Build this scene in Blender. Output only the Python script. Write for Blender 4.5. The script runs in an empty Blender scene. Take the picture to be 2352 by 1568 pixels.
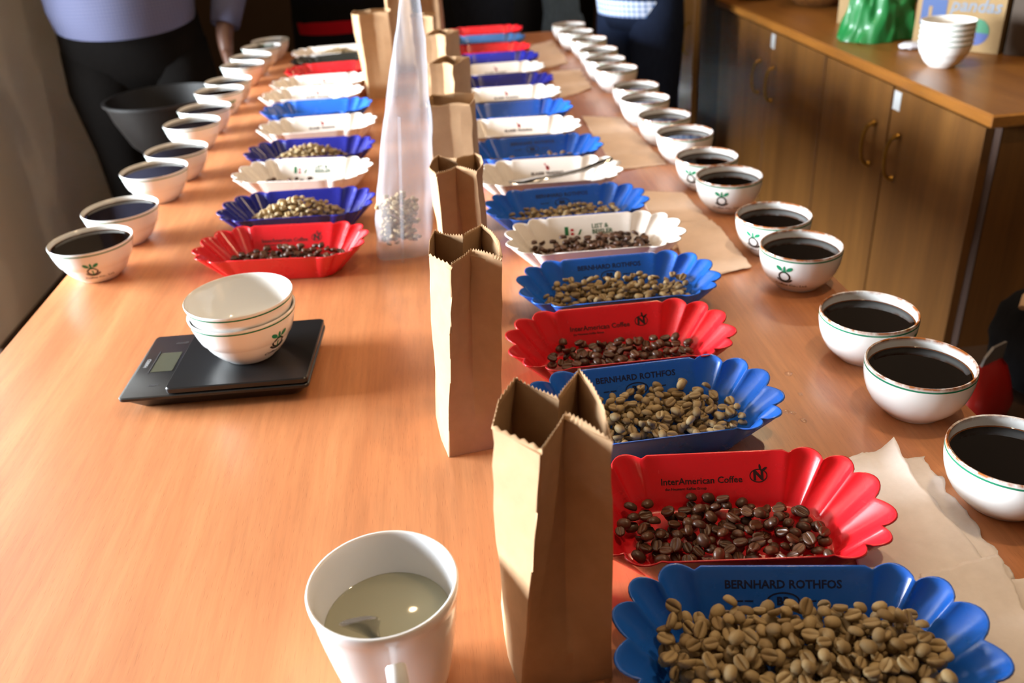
import bpy, math, random
import numpy as np
from mathutils import Vector, Matrix, Quaternion, noise

# ------------------------------------------------------------------ camera, sky, light, exposure
SC = bpy.context.scene
COL = SC.collection
R = math.radians
TH = 0.78                                   # table height; plan positions are measured on the table top
CAM_H, PITCH, ROLL, YAW, FPX = 0.4922, R(28.824), R(-4.006), R(3.841), 1998.7

def cam_axes():
    f = Vector((math.sin(YAW) * math.cos(PITCH), math.cos(YAW) * math.cos(PITCH), -math.sin(PITCH)))
    r0 = Vector((math.cos(YAW), -math.sin(YAW), 0)); u0 = r0.cross(f)
    c, s = math.cos(ROLL), math.sin(ROLL)
    return c * r0 + s * u0, -s * r0 + c * u0, f
_r, _u, _f = cam_axes()
cam = bpy.data.cameras.new('camera'); camo = bpy.data.objects.new('camera', cam); COL.objects.link(camo)
cam.sensor_width = 23.5; cam.lens = FPX / 2352 * 23.5; cam.clip_start = 0.02; cam.clip_end = 60
camo.matrix_world = Matrix(((_r.x, _u.x, -_f.x, 0), (_r.y, _u.y, -_f.y, 0), (_r.z, _u.z, -_f.z, TH + CAM_H), (0, 0, 0, 1)))
cam.dof.use_dof = True; cam.dof.focus_distance = 0.74; cam.dof.aperture_fstop = 4.2
SC.camera = camo

WORLD_STRENGTH = 235.0
w = bpy.data.worlds.new('overcast_sky'); SC.world = w; w.use_nodes = True
bg = w.node_tree.nodes['Background']; bg.inputs[0].default_value = (0.86, 0.94, 1.0, 1); bg.inputs[1].default_value = WORLD_STRENGTH
LAMP_W = [21.0, 36.0, 15.0, 12.0, 46.0]
LAMPS = [(0.36, 1.22), (1.25, 3.05), (0.30, 3.05), (-0.60, 2.05), (0.66, 0.62)]  # the last lamp is added only to brighten the dim near right of the table
SC.view_settings.view_transform = 'Standard'; SC.view_settings.look = 'None'
SC.view_settings.gamma = 1; SC.view_settings.use_curve_mapping = False
SC.view_settings.exposure = -0.44
SC.cycles.use_denoising = True
SC.cycles.max_bounces = 7; SC.cycles.diffuse_bounces = 4; SC.cycles.transparent_max_bounces = 10
SC.cycles.use_adaptive_sampling = True; SC.cycles.adaptive_threshold = 0.05
SC.cycles.caustics_reflective = False; SC.cycles.caustics_refractive = False
SC.cycles.sample_clamp_indirect = 6.0

def at(px, py, z=0.0):
    """photo pixel -> plan position on the level z above the table top (used once, to measure where things stand)"""
    d = _r * ((px - 1176) / FPX) - _u * ((py - 784) / FPX) + _f
    t = (z - CAM_H) / d.z
    return Vector((d.x * t, d.y * t, z))

# ------------------------------------------------------------------ helpers
def srgb(r, g, b):
    f = lambda c: (c / 255 / 12.92) if c <= 10 else ((c / 255 + 0.055) / 1.055) ** 2.4
    return (f(r), f(g), f(b), 1)

MATS = {}
def mat(name, col, rough=0.5, metal=0.0, spec=0.5, coat=0.0, **kw):
    if name in MATS: return MATS[name]
    m = bpy.data.materials.new(name); m.use_nodes = True; MATS[name] = m
    b = m.node_tree.nodes['Principled BSDF']
    b.inputs['Base Color'].default_value = col; b.inputs['Roughness'].default_value = rough
    b.inputs['Metallic'].default_value = metal; b.inputs['Specular IOR Level'].default_value = spec
    b.inputs['Coat Weight'].default_value = coat
    for k, v in kw.items(): b.inputs[k.replace('_', ' ')].default_value = v
    return m
def nd(m, t, **kw):
    n = m.node_tree.nodes.new(t)
    for k, v in kw.items(): setattr(n, k, v)
    return n
def lk(m, a, b): m.node_tree.links.new(a, b)
def pbsdf(m): return m.node_tree.nodes['Principled BSDF']
def coords(m, scale=(1, 1, 1), kind='Object', loc=(0, 0, 0)):
    tc = nd(m, 'ShaderNodeTexCoord'); mp = nd(m, 'ShaderNodeMapping')
    mp.inputs['Scale'].default_value = scale; mp.inputs['Location'].default_value = loc
    lk(m, tc.outputs[kind], mp.inputs[0]); return mp.outputs[0]
def ramp(m, fac, stops):
    r = nd(m, 'ShaderNodeValToRGB'); e = r.color_ramp.elements
    while len(e) < len(stops): e.new(0.5)
    for i, (p, c) in enumerate(stops): e[i].position = p; e[i].color = c
    lk(m, fac, r.inputs[0]); return r.outputs[0]
def noise_tex(m, vec, scale, detail=4, rough=0.5):
    n = nd(m, 'ShaderNodeTexNoise'); n.inputs['Scale'].default_value = scale
    n.inputs['Detail'].default_value = detail; n.inputs['Roughness'].default_value = rough
    lk(m, vec, n.inputs['Vector']); return n.outputs['Fac']
def mixc(m, fac, a, b, blend='MIX'):
    n = nd(m, 'ShaderNodeMix', data_type='RGBA', blend_type=blend)
    for s, v in ((n.inputs[0], fac), (n.inputs[6], a), (n.inputs[7], b)):
        if hasattr(v, 'links') or hasattr(v, 'is_output'): lk(m, v, s)
        else: s.default_value = v
    return n.outputs[2]
def bump(m, h, strength=0.2, dist=0.001):
    n = nd(m, 'ShaderNodeBump'); n.inputs['Strength'].default_value = strength; n.inputs['Distance'].default_value = dist
    lk(m, h, n.inputs['Height']); lk(m, n.outputs[0], pbsdf(m).inputs['Normal'])

def tag(o, label=None, cat=None, group=None, kind=None):
    if label: o['label'] = label
    if cat: o['category'] = cat
    if group: o['group'] = group
    if kind: o['kind'] = kind
    return o
def empty(name, loc=(0, 0, 0), rz=0.0):
    o = bpy.data.objects.new(name, None); COL.objects.link(o); o.location = loc; o.rotation_euler = (0, 0, rz)
    o.empty_display_size = 0.02; return o
def link_obj(name, me, parent=None, loc=(0, 0, 0), rz=0.0):
    o = bpy.data.objects.new(name, me); COL.objects.link(o); o.location = loc; o.rotation_euler = (0, 0, rz)
    if parent: o.parent = parent
    return o
def copy_tree(o, parent=None):
    c = o.copy(); COL.objects.link(c); c.parent = parent
    for ch in list(o.children): copy_tree(ch, c)
    return c

class MB:
    """collects shapes, builds one mesh object"""
    def __init__(s): s.v = []; s.f = []; s.mi = []
    def add(s, vs, fs, mi=0):
        n = len(s.v); s.v += [tuple(v) for v in vs]; s.f += [tuple(i + n for i in f) for f in fs]; s.mi += [mi] * len(fs)
        return s
    def box(s, lo, hi, mi=0, bev=0.0):
        x0, y0, z0 = lo; x1, y1, z1 = hi
        if bev <= 0:
            vs = [(x0, y0, z0), (x1, y0, z0), (x1, y1, z0), (x0, y1, z0), (x0, y0, z1), (x1, y0, z1), (x1, y1, z1), (x0, y1, z1)]
            return s.add(vs, [(3, 2, 1, 0), (4, 5, 6, 7), (0, 1, 5, 4), (1, 2, 6, 5), (2, 3, 7, 6), (3, 0, 4, 7)], mi)
        b = bev; rings = []
        for z, ins in ((z0, b), (z0 + b, 0), (z1 - b, 0), (z1, b)):
            X0, X1, Y0, Y1 = x0 + ins, x1 - ins, y0 + ins, y1 - ins; c = b * 0.6
            rings.append([(X0 + c, Y0, z), (X1 - c, Y0, z), (X1, Y0 + c, z), (X1, Y1 - c, z), (X1 - c, Y1, z), (X0 + c, Y1, z), (X0, Y1 - c, z), (X0, Y0 + c, z)])
        return s.rings(rings, mi=mi)
    def rings(s, rings, closed=True, cap0=True, cap1=True, mi=0):
        n = len(rings[0]); vs = [p for r in rings for p in r]; fs = []
        for i in range(len(rings) - 1):
            for j in range(n if closed else n - 1):
                k = (j + 1) % n; fs.append((i * n + j, i * n + k, (i + 1) * n + k, (i + 1) * n + j))
        if cap0: fs.append(tuple(range(n - 1, -1, -1)))
        if cap1: fs.append(tuple(range((len(rings) - 1) * n, len(rings) * n)))
        return s.add(vs, fs, mi)
    def lathe(s, prof, n=48, c=(0, 0), cap0=True, cap1=True, mi=0):
        return s.rings([[(c[0] + r * math.cos(2 * math.pi * k / n), c[1] + r * math.sin(2 * math.pi * k / n), z) for k in range(n)] for r, z in prof], cap0=cap0, cap1=cap1, mi=mi)
    def tube(s, pts, rad, n=10, mi=0, flat=1.0):
        pts = [Vector(p) for p in pts]; rings = []
        if not hasattr(rad, '__len__'): rad = [rad] * len(pts)
        ref = None
        for i, p in enumerate(pts):
            t = (pts[min(i + 1, len(pts) - 1)] - pts[max(i - 1, 0)]).normalized()
            if ref is None: ref = Vector((0, 0, 1)) if abs(t.z) < 0.9 else Vector((1, 0, 0))
            a = (ref - t * ref.dot(t)).normalized(); b = t.cross(a); ref = a
            rings.append([tuple(p + (a * math.cos(2 * math.pi * k / n) * flat + b * math.sin(2 * math.pi * k / n)) * rad[i]) for k in range(n)])
        return s.rings(rings, mi=mi)
    def mesh(s, name, mats, smooth=True, angle=None):
        me = bpy.data.meshes.new(name); me.from_pydata(s.v, [], s.f)
        for m in (mats if isinstance(mats, (list, tuple)) else [mats]): me.materials.append(m)
        if any(s.mi): me.polygons.foreach_set('material_index', s.mi)
        me.polygons.foreach_set('use_smooth', [smooth] * len(s.f))
        me.update()
        if angle is not None: me.set_sharp_from_angle(angle=R(angle))
        return me
    def build(s, name, mats, parent=None, smooth=True, angle=35, loc=(0, 0, 0), rz=0.0):
        return link_obj(name, s.mesh(name, mats, smooth, angle if smooth else None), parent, loc, rz)

def text2d(body, size, shear=0.0, bold=0.0, align='CENTER'):
    cu = bpy.data.curves.new('lettering', 'FONT'); cu.body = body; cu.size = size; cu.align_x = align; cu.align_y = 'CENTER'
    cu.shear = shear; cu.offset = bold; cu.resolution_u = 2; cu.fill_mode = 'FRONT'
    o = bpy.data.objects.new('lettering', cu); COL.objects.link(o)
    bpy.context.view_layer.update()
    dg = bpy.context.evaluated_depsgraph_get()
    me = bpy.data.meshes.new_from_object(o.evaluated_get(dg))
    vs = [(v.co.x, v.co.y) for v in me.vertices]; fs = [tuple(p.vertices) for p in me.polygons]
    bpy.data.objects.remove(o); bpy.data.curves.remove(cu); bpy.data.meshes.remove(me)
    return vs, fs
def ell2d(cx, cy, rx, ry, rot=0.0, n=18):
    c, s = math.cos(rot), math.sin(rot)
    return [(cx + rx * math.cos(t) * c - ry * math.sin(t) * s, cy + rx * math.cos(t) * s + ry * math.sin(t) * c) for t in [2 * math.pi * k / n for k in range(n)]], [tuple(range(n))]
def ring2d(cx, cy, rx, ry, th, a0=0.0, a1=2 * math.pi, n=28):
    vs = []; fs = []
    for k in range(n + 1):
        t = a0 + (a1 - a0) * k / n
        vs += [(cx + rx * math.cos(t), cy + ry * math.sin(t)), (cx + (rx - th) * math.cos(t), cy + (ry - th) * math.sin(t))]
        if k: fs.append((2 * k - 2, 2 * k, 2 * k + 1, 2 * k - 1))
    return vs, fs
def poly2d(pts): return list(pts), [tuple(range(len(pts)))]

# ------------------------------------------------------------------ materials
def wood(name, dark, mid, light, grain=(26, 1.6, 26), rough=0.36, coat=0.12, pores=True, fine=9.0):
    m = mat(name, mid, rough, coat=coat, Coat_Roughness=0.18)
    v = coords(m, grain)
    a = noise_tex(m, v, 1.0, 6, 0.55)
    v2 = coords(m, tuple(g * fine for g in grain)); b = noise_tex(m, v2, 1.0, 3, 0.6)
    c1 = ramp(m, a, [(0.30, dark), (0.52, mid), (0.74, light)])
    c2 = ramp(m, b, [(0.30, (0.80, 0.80, 0.80, 1)), (0.62, (1, 1, 1, 1))])
    c = mixc(m, 0.8, c1, c2, 'MULTIPLY')
    if pores:
        v3 = coords(m, (900, 42, 900)); vo = nd(m, 'ShaderNodeTexVoronoi'); vo.inputs['Scale'].default_value = 1.0; lk(m, v3, vo.inputs['Vector'])
        pc = ramp(m, vo.outputs['Distance'], [(0.08, (0.55, 0.42, 0.34, 1)), (0.2, (1, 1, 1, 1))])
        c = mixc(m, 0.55, c, pc, 'MULTIPLY')
    lk(m, c, pbsdf(m).inputs['Base Color'])
    return m
M_TABLE = wood('beech_veneer', srgb(184, 117, 75), srgb(198, 131, 86), srgb(210, 146, 99))
M_CAB = wood('cabinet_veneer', srgb(98, 62, 24), srgb(113, 73, 30), srgb(126, 84, 37), grain=(18, 18, 1.2), rough=0.45, coat=0.05, pores=False)
M_CABTOP = wood('cabinet_top_veneer', srgb(128, 78, 28), srgb(142, 90, 34), srgb(156, 102, 42), grain=(18, 1.2, 18), rough=0.38, coat=0.12, pores=False)
M_DARKWOOD = wood('dark_brown_wood', srgb(44, 28, 18), srgb(56, 36, 22), srgb(66, 44, 28), grain=(14, 14, 1.5), rough=0.5, coat=0.0, pores=False)
M_EDGE = mat('dark_joint_strip', srgb(58, 38, 28), 0.6)
M_CERAMIC = mat('white_glazed_ceramic', srgb(240, 240, 238), 0.12, coat=0.3, Coat_Roughness=0.05)
def stained():
    m = mat('coffee_stained_ceramic', srgb(240, 240, 238), 0.14, coat=0.25, Coat_Roughness=0.06)
    tc = nd(m, 'ShaderNodeTexCoord'); sep = nd(m, 'ShaderNodeSeparateXYZ'); lk(m, tc.outputs['Object'], sep.inputs[0])
    n = noise_tex(m, coords(m, (55, 55, 30)), 1.0, 5, 0.6)
    mr = nd(m, 'ShaderNodeMapRange'); mr.inputs[1].default_value = 0.0492; mr.inputs[2].default_value = 0.0526; lk(m, sep.outputs['Z'], mr.inputs[0])
    mu = nd(m, 'ShaderNodeMath', operation='MULTIPLY'); lk(m, mr.outputs[0], mu.inputs[0])
    rp = nd(m, 'ShaderNodeMapRange'); rp.inputs[1].default_value = 0.34; rp.inputs[2].default_value = 0.54; lk(m, n, rp.inputs[0]); lk(m, rp.outputs[0], mu.inputs[1])
    lk(m, mixc(m, mu.outputs[0], srgb(240, 240, 238), srgb(158, 92, 44)), pbsdf(m).inputs['Base Color'])
    return m
M_STAINED = stained()
M_GREENLINE = mat('green_glaze_line', srgb(30, 120, 88), 0.2)
M_GREENPRINT = mat('green_print', srgb(22, 132, 92), 0.35)
M_DARKPRINT = mat('dark_print', srgb(44, 36, 34), 0.4)
M_COFFEE = mat('black_coffee', srgb(11, 5, 3), 0.03, spec=0.4, coat=0.0)
M_COFFEE_THIN = mat('coffee_edge', srgb(98, 52, 14), 0.05)
M_TEA = mat('cloudy_grey_liquid', srgb(150, 146, 122), 0.06)
M_CHROME = mat('polished_steel', srgb(205, 205, 208), 0.12, metal=1.0)
M_BRASS = mat('aged_brass', srgb(150, 112, 50), 0.28, metal=1.0)
def plastic(name, c, rough=0.24):
    m = mat(name, c, rough, spec=0.5, coat=0.15, Coat_Roughness=0.12, Subsurface_Weight=0.0)
    n = noise_tex(m, coords(m, (40, 40, 40)), 1.0, 3)
    mr = nd(m, 'ShaderNodeMapRange'); mr.inputs[3].default_value = rough - 0.05; mr.inputs[4].default_value = rough + 0.09; lk(m, n, mr.inputs[0]); lk(m, mr.outputs[0], pbsdf(m).inputs['Roughness'])
    return m
M_TRAY = {'red': plastic('red_plastic', srgb(206, 26, 36)), 'blue': plastic('blue_plastic', srgb(32, 102, 208)),
          'navy': plastic('navy_plastic', srgb(24, 30, 132)), 'white': plastic('white_plastic', srgb(240, 232, 226)),
          'black': plastic('dark_plastic', srgb(26, 28, 26)), 'steel': plastic('grey_blue_plastic', srgb(52, 92, 140))}
M_PRINT_ONRED = mat('black_ink', srgb(38, 22, 20), 0.4); M_PRINT_ONBLUE = mat('dark_blue_ink', srgb(20, 34, 74), 0.35)
M_PRINT_RED = mat('red_ink', srgb(176, 28, 40), 0.4); M_PRINT_GREEN = mat('green_ink', srgb(26, 104, 58), 0.4); M_PRINT_GREY = mat('grey_green_ink', srgb(74, 104, 84), 0.4)
M_PRINT_BLUE = mat('blue_ink', srgb(30, 62, 116), 0.6); M_PRINT_PALEBLUE = mat('pale_blue_ink', srgb(104, 116, 132), 0.6)
M_PRINT_LIGHT = mat('light_grey_print', srgb(150, 152, 156), 0.5); M_PRINT_DIM = mat('dim_grey_print', srgb(62, 62, 66), 0.5)

def paper(name, c, trans=0.18, rough=0.85, fiber=60.0, var=0.08):
    m = mat(name, c, rough, spec=0.2)
    n = noise_tex(m, coords(m, (fiber, fiber, fiber)), 1.0, 6, 0.65)
    d = (c[0] * (1 - var), c[1] * (1 - var * 1.2), c[2] * (1 - var * 1.5), 1); l = (min(1, c[0] * (1 + var)), min(1, c[1] * (1 + var)), min(1, c[2] * (1 + var)), 1)
    col = ramp(m, n, [(0.3, d), (0.7, l)]); lk(m, col, pbsdf(m).inputs['Base Color'])
    tr = nd(m, 'ShaderNodeBsdfTranslucent'); lk(m, col, tr.inputs[0]); mx = nd(m, 'ShaderNodeMixShader'); mx.inputs[0].default_value = trans
    lk(m, pbsdf(m).outputs[0], mx.inputs[1]); lk(m, tr.outputs[0], mx.inputs[2]); lk(m, mx.outputs[0], m.node_tree.nodes['Material Output'].inputs[0])
    return m
M_KRAFT = paper('kraft_paper', srgb(176, 142, 108), 0.04, fiber=45)
M_NAPKIN = paper('white_tissue_paper', srgb(246, 236, 230), 0.10, fiber=55, var=0.05)
M_TANPAPER = paper('cream_baking_paper', srgb(248, 220, 198), 0.08, fiber=30, var=0.05)
M_CARTON = paper('cardboard', srgb(142, 118, 84), 0.0, fiber=30, var=0.05)

def bean_mat(name, base, dark, crease, rough):
    m = mat(name, base, rough, spec=0.4)
    at_ = nd(m, 'ShaderNodeAttribute', attribute_name='crease'); oi = nd(m, 'ShaderNodeObjectInfo')
    at2 = nd(m, 'ShaderNodeAttribute', attribute_name='tone')
    ad = nd(m, 'ShaderNodeMath', operation='ADD'); lk(m, oi.outputs['Random'], ad.inputs[0]); lk(m, at2.outputs['Fac'], ad.inputs[1])
    fr = nd(m, 'ShaderNodeMath', operation='FRACT'); lk(m, ad.outputs[0], fr.inputs[0])
    n = noise_tex(m, coords(m, (260, 260, 260)), 1.0, 4)
    c = ramp(m, fr.outputs[0], [(0.0, dark), (0.55, base), (1.0, (min(1, base[0] * 1.22), min(1, base[1] * 1.2), min(1, base[2] * 1.12), 1))])
    c = mixc(m, 0.5, c, ramp(m, n, [(0.3, (0.72, 0.72, 0.70, 1)), (0.7, (1, 1, 1, 1))]), 'MULTIPLY')
    c = mixc(m, at_.outputs['Fac'], c, crease)
    lk(m, c, pbsdf(m).inputs['Base Color']); bump(m, n, 0.25, 0.0004)
    return m
M_BEAN = {'green': bean_mat('green_coffee', srgb(170, 146, 106), srgb(146, 120, 80), srgb(122, 96, 58), 0.6),
          'roast': bean_mat('roasted_coffee', srgb(82, 52, 36), srgb(62, 36, 24), srgb(112, 72, 40), 0.36)}

def cloth(name, c, kind='plain', c2=None, scale=40.0):
    m = mat(name, c, 0.95, spec=0.1)
    v = coords(m, (1, 1, 1))
    if kind == 'check':
        sx = nd(m, 'ShaderNodeSeparateXYZ'); lk(m, v, sx.inputs[0]); outs = []
        for ax in ('X', 'Z'):
            a = nd(m, 'ShaderNodeMath', operation='MULTIPLY'); a.inputs[1].default_value = scale; lk(m, sx.outputs[ax], a.inputs[0])
            f = nd(m, 'ShaderNodeMath', operation='FRACT'); lk(m, a.outputs[0], f.inputs[0])
            g = nd(m, 'ShaderNodeMath', operation='GREATER_THAN'); g.inputs[1].default_value = 0.6; lk(m, f.outputs[0], g.inputs[0]); outs.append(g.outputs[0])
        ad = nd(m, 'ShaderNodeMath', operation='ADD'); lk(m, outs[0], ad.inputs[0]); lk(m, outs[1], ad.inputs[1])
        hf = nd(m, 'ShaderNodeMath', operation='MULTIPLY'); hf.inputs[1].default_value = 0.5; lk(m, ad.outputs[0], hf.inputs[0])
        lk(m, mixc(m, hf.outputs[0], c, c2), pbsdf(m).inputs['Base Color'])
    elif kind == 'stripe':                                   # horizontal bands, c2 = [(height, half width)]
        sx = nd(m, 'ShaderNodeSeparateXYZ'); lk(m, v, sx.inputs[0]); last = None
        for h, hw in scale:
            d = nd(m, 'ShaderNodeMath', operation='SUBTRACT'); d.inputs[1].default_value = h; lk(m, sx.outputs['Z'], d.inputs[0])
            a = nd(m, 'ShaderNodeMath', operation='ABSOLUTE'); lk(m, d.outputs[0], a.inputs[0])
            l = nd(m, 'ShaderNodeMath', operation='LESS_THAN'); l.inputs[1].default_value = hw; lk(m, a.outputs[0], l.inputs[0])
            if last is None: last = l.outputs[0]
            else:
                x = nd(m, 'ShaderNodeMath', operation='MAXIMUM'); lk(m, last, x.inputs[0]); lk(m, l.outputs[0], x.inputs[1]); last = x.outputs[0]
        lk(m, mixc(m, last, c, c2), pbsdf(m).inputs['Base Color'])
    else:
        n = noise_tex(m, coords(m, (160, 160, 40)), 1.0, 3)
        lk(m, ramp(m, n, [(0.3, tuple(x * 0.8 for x in c[:3]) + (1,)), (0.7, tuple(min(1, x * 1.15) for x in c[:3]) + (1,))]), pbsdf(m).inputs['Base Color'])
    return m

# ------------------------------------------------------------------ the room
def plaster(name, c, var=0.07):
    m = mat(name, c, 0.9, spec=0.2); n = noise_tex(m, coords(m, (1.4, 1.4, 0.5)), 1.0, 5)
    lk(m, ramp(m, n, [(0.3, tuple(x * (1 - var) for x in c[:3]) + (1,)), (0.7, tuple(min(1, x * (1 + var)) for x in c[:3]) + (1,))]), pbsdf(m).inputs['Base Color'])
    n2 = noise_tex(m, coords(m, (60, 60, 60)), 1.0, 4); bump(m, n2, 0.15, 0.002); return m
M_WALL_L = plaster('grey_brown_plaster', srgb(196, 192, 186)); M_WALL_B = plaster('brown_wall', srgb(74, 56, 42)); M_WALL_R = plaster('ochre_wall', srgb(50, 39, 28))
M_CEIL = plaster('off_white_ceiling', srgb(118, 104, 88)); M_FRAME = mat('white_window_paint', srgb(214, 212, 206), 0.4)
XL, XR, Y0, Y1, ZC = -1.38, 1.56, -1.6, 5.2, 2.75
def struct(name, mb, m, smooth=False): return tag(mb.build(name, m, None, smooth), kind='structure')
fl = struct('floor', MB().box((-3.25, Y0, -0.05), (XR + 0.1, Y1, -0.002)), mat('floor_grout', srgb(60, 48, 38), 0.7))
M_TILE = mat('brown_floor_tile', srgb(96, 78, 62), 0.35, coat=0.1)
tile_me = MB().box((0.004, 0.004, -0.002), (0.416, 0.416, 0.0), bev=0).mesh('floor_tile', M_TILE, False)
for i in range(11):
    for j in range(16):
        if i > 3 or j < 10: link_obj('floor_tile', tile_me, fl, (XL - 0.42 * 4 + 0.42 * i, Y0 + 0.425 * j, 0.0))
struct('ceiling', MB().box((-3.25, Y0, ZC), (XR + 0.1, Y1, ZC + 0.08)), M_CEIL)
XB, YB = -3.1, 2.42                                                  # a window bay opens on the left, on the camera's side of the grey wall
WY0, WY1, WZ0, WZ1 = 0.62, 2.36, 0.80, 1.95
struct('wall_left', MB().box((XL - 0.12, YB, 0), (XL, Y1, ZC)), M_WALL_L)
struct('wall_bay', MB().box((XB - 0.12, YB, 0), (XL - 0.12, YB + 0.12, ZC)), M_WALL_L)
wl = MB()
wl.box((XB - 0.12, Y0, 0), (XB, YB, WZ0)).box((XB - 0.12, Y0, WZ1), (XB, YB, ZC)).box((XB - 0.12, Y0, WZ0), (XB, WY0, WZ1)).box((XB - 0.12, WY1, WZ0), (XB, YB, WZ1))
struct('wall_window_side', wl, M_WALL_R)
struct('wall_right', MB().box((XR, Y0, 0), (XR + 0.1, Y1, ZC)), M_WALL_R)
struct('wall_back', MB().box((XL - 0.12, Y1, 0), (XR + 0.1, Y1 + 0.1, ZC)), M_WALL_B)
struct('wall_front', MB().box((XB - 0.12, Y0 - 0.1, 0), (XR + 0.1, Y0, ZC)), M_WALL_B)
win = MB(); xf0, xf1 = XB - 0.08, XB - 0.03
win.box((xf0, WY0, WZ0), (xf1, WY1, WZ0 + 0.05)).box((xf0, WY0, WZ1 - 0.05), (xf1, WY1, WZ1))
for k in range(4):
    y = WY0 + (WY1 - WY0 - 0.05) * k / 3; win.box((xf0, y, WZ0), (xf1, y + 0.05, WZ1))
win = struct('window_1', win, M_FRAME)
mg = mat('window_glass', (1, 1, 1, 1), 0.02)
_t = nd(mg, 'ShaderNodeBsdfTransparent'); _g = nd(mg, 'ShaderNodeBsdfGlossy'); _g.inputs['Roughness'].default_value = 0.02; _x = nd(mg, 'ShaderNodeMixShader'); _x.inputs[0].default_value = 0.06
lk(mg, _t.outputs[0], _x.inputs[1]); lk(mg, _g.outputs[0], _x.inputs[2]); lk(mg, _x.outputs[0], mg.node_tree.nodes['Material Output'].inputs[0])
for k in range(3):
    y = WY0 + (WY1 - WY0 - 0.05) * k / 3
    MB().box((XB - 0.058, y + 0.05, WZ0 + 0.05), (XB - 0.054, y + (WY1 - WY0 - 0.05) / 3, WZ1 - 0.05)).build('pane', mg, win, smooth=False)
po = bpy.data.lights.new('window_portal', 'AREA'); po.shape = 'RECTANGLE'; po.size = WY1 - WY0; po.size_y = WZ1 - WZ0; po.cycles.is_portal = True
poo = bpy.data.objects.new('window_portal', po); COL.objects.link(poo)
poo.matrix_world = Matrix.Translation((XB - 0.11, (WY0 + WY1) / 2, (WZ0 + WZ1) / 2)) @ Matrix(((0, 0, -1, 0), (1, 0, 0, 0), (0, -1, 0, 0), (0, 0, 0, 1)))
struct('baseboard_left', MB().box((XL, YB, 0), (XL + 0.012, Y1, 0.09)), M_DARKWOOD)
struct('baseboard_right', MB().box((XR - 0.012, Y0, 0), (XR, Y1, 0.09)), M_DARKWOOD)

M_BULB = mat('warm_bulb', (1, 0.8, 0.55, 1)); _b = pbsdf(M_BULB); _b.inputs['Emission Color'].default_value = (1, 0.68, 0.36, 1); _b.inputs['Emission Strength'].default_value = 30
M_LAMPBODY = mat('lamp_metal', srgb(60, 58, 56), 0.4, metal=0.6)
for (x, y), lw, lab in zip(LAMPS, LAMP_W, ('over the middle of the table', 'above the cabinet', 'over the far end of the table', 'over the left row of bowls', 'added to brighten the nearest bowls on the right')):
    t = tag(empty('ceiling_lamp', (x, y, ZC)), 'small dark round ceiling lamp with a warm bulb ' + lab, 'lamp', 'ceiling lamps')
    MB().lathe([(0.055, 0), (0.055, -0.02), (0.045, -0.05), (0.04, -0.05), (0.04, -0.03)], 24, cap1=True).build('lamp_body', M_LAMPBODY, t)
    MB().lathe([(0.004, -0.022), (0.018, -0.03), (0.026, -0.048), (0.02, -0.066), (0.004, -0.074)], 16).build('bulb', M_BULB, t)
    li = bpy.data.lights.new('lamp_light', 'SPOT'); li.energy = lw; li.spot_size = R(150); li.spot_blend = 0.5; li.color = (1.0, 0.71, 0.42); li.shadow_soft_size = 0.035
    lo = bpy.data.objects.new('lamp_light', li); COL.objects.link(lo); lo.parent = t; lo.location = (0, 0, -0.115)

# ------------------------------------------------------------------ the long table
TX0, TX1, TY0, TY1 = -0.567, 0.487, 0.10, 2.955
tb = tag(empty('long_table', (0, 0, 0)), 'long light beech table covered with trays, bowls and paper bags', 'table')
MB().box((TX0, TY0, TH - 0.03), (TX1, TY1, TH), bev=0.002).build('tabletop', M_TABLE, tb)
MB().box((TX0 + 0.06, TY0 + 0.06, TH - 0.11), (TX1 - 0.06, TY0 + 0.085, TH - 0.03)).box((TX0 + 0.06, TY1 - 0.085, TH - 0.11), (TX1 - 0.06, TY1 - 0.06, TH - 0.03)) \
    .box((TX0 + 0.06, TY0 + 0.06, TH - 0.11), (TX0 + 0.085, TY1 - 0.06, TH - 0.03)).box((TX1 - 0.085, TY0 + 0.06, TH - 0.11), (TX1 - 0.06, TY1 - 0.06, TH - 0.03)).build('apron', M_TABLE, tb, smooth=False)
for x in (TX0 + 0.05, TX1 - 0.11):
    for y in (TY0 + 0.05, 1.5, TY1 - 0.11): MB().box((x, y, 0), (x + 0.06, y + 0.06, TH - 0.03), bev=0.003).build('leg', M_TABLE, tb)

# ------------------------------------------------------------------ cupping bowls
ROUND_OUT = [(0.0265, 0.0), (0.0280, 0.0012), (0.0290, 0.0030), (0.0350, 0.0080), (0.0410, 0.0150), (0.0455, 0.0235), (0.0482, 0.0320), (0.0496, 0.0400), (0.0501, 0.0470), (0.0500, 0.0522), (0.0494, 0.0535)]
ROUND_IN = [(0.0478, 0.0530), (0.0474, 0.0470), (0.0468, 0.0390), (0.0450, 0.0310), (0.0415, 0.0225), (0.0360, 0.0150), (0.0280, 0.0085), (0.0150, 0.0055), (0.0010, 0.0050)]
FLARE_OUT = [(0.0270, 0.0), (0.0285, 0.0010), (0.0300, 0.0030), (0.0370, 0.0090), (0.0430, 0.0170), (0.0470, 0.0245), (0.0480, 0.0270), (0.0502, 0.0285), (0.0530, 0.0360), (0.0556, 0.0450), (0.0574, 0.0530), (0.0580, 0.0555), (0.0574, 0.0563)]
FLARE_IN = [(0.0558, 0.0555), (0.0545, 0.0500), (0.0515, 0.0390), (0.0470, 0.0280), (0.0410, 0.0185), (0.0320, 0.0110), (0.0180, 0.0070), (0.0010, 0.0062)]
def prof_r(prof, z):
    for (r0, z0), (r1, z1) in zip(prof, prof[1:]):
        if min(z0, z1) <= z <= max(z0, z1): return r0 + (r1 - r0) * (z - z0) / ((z1 - z0) or 1)
    return prof[-1][0]
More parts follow.
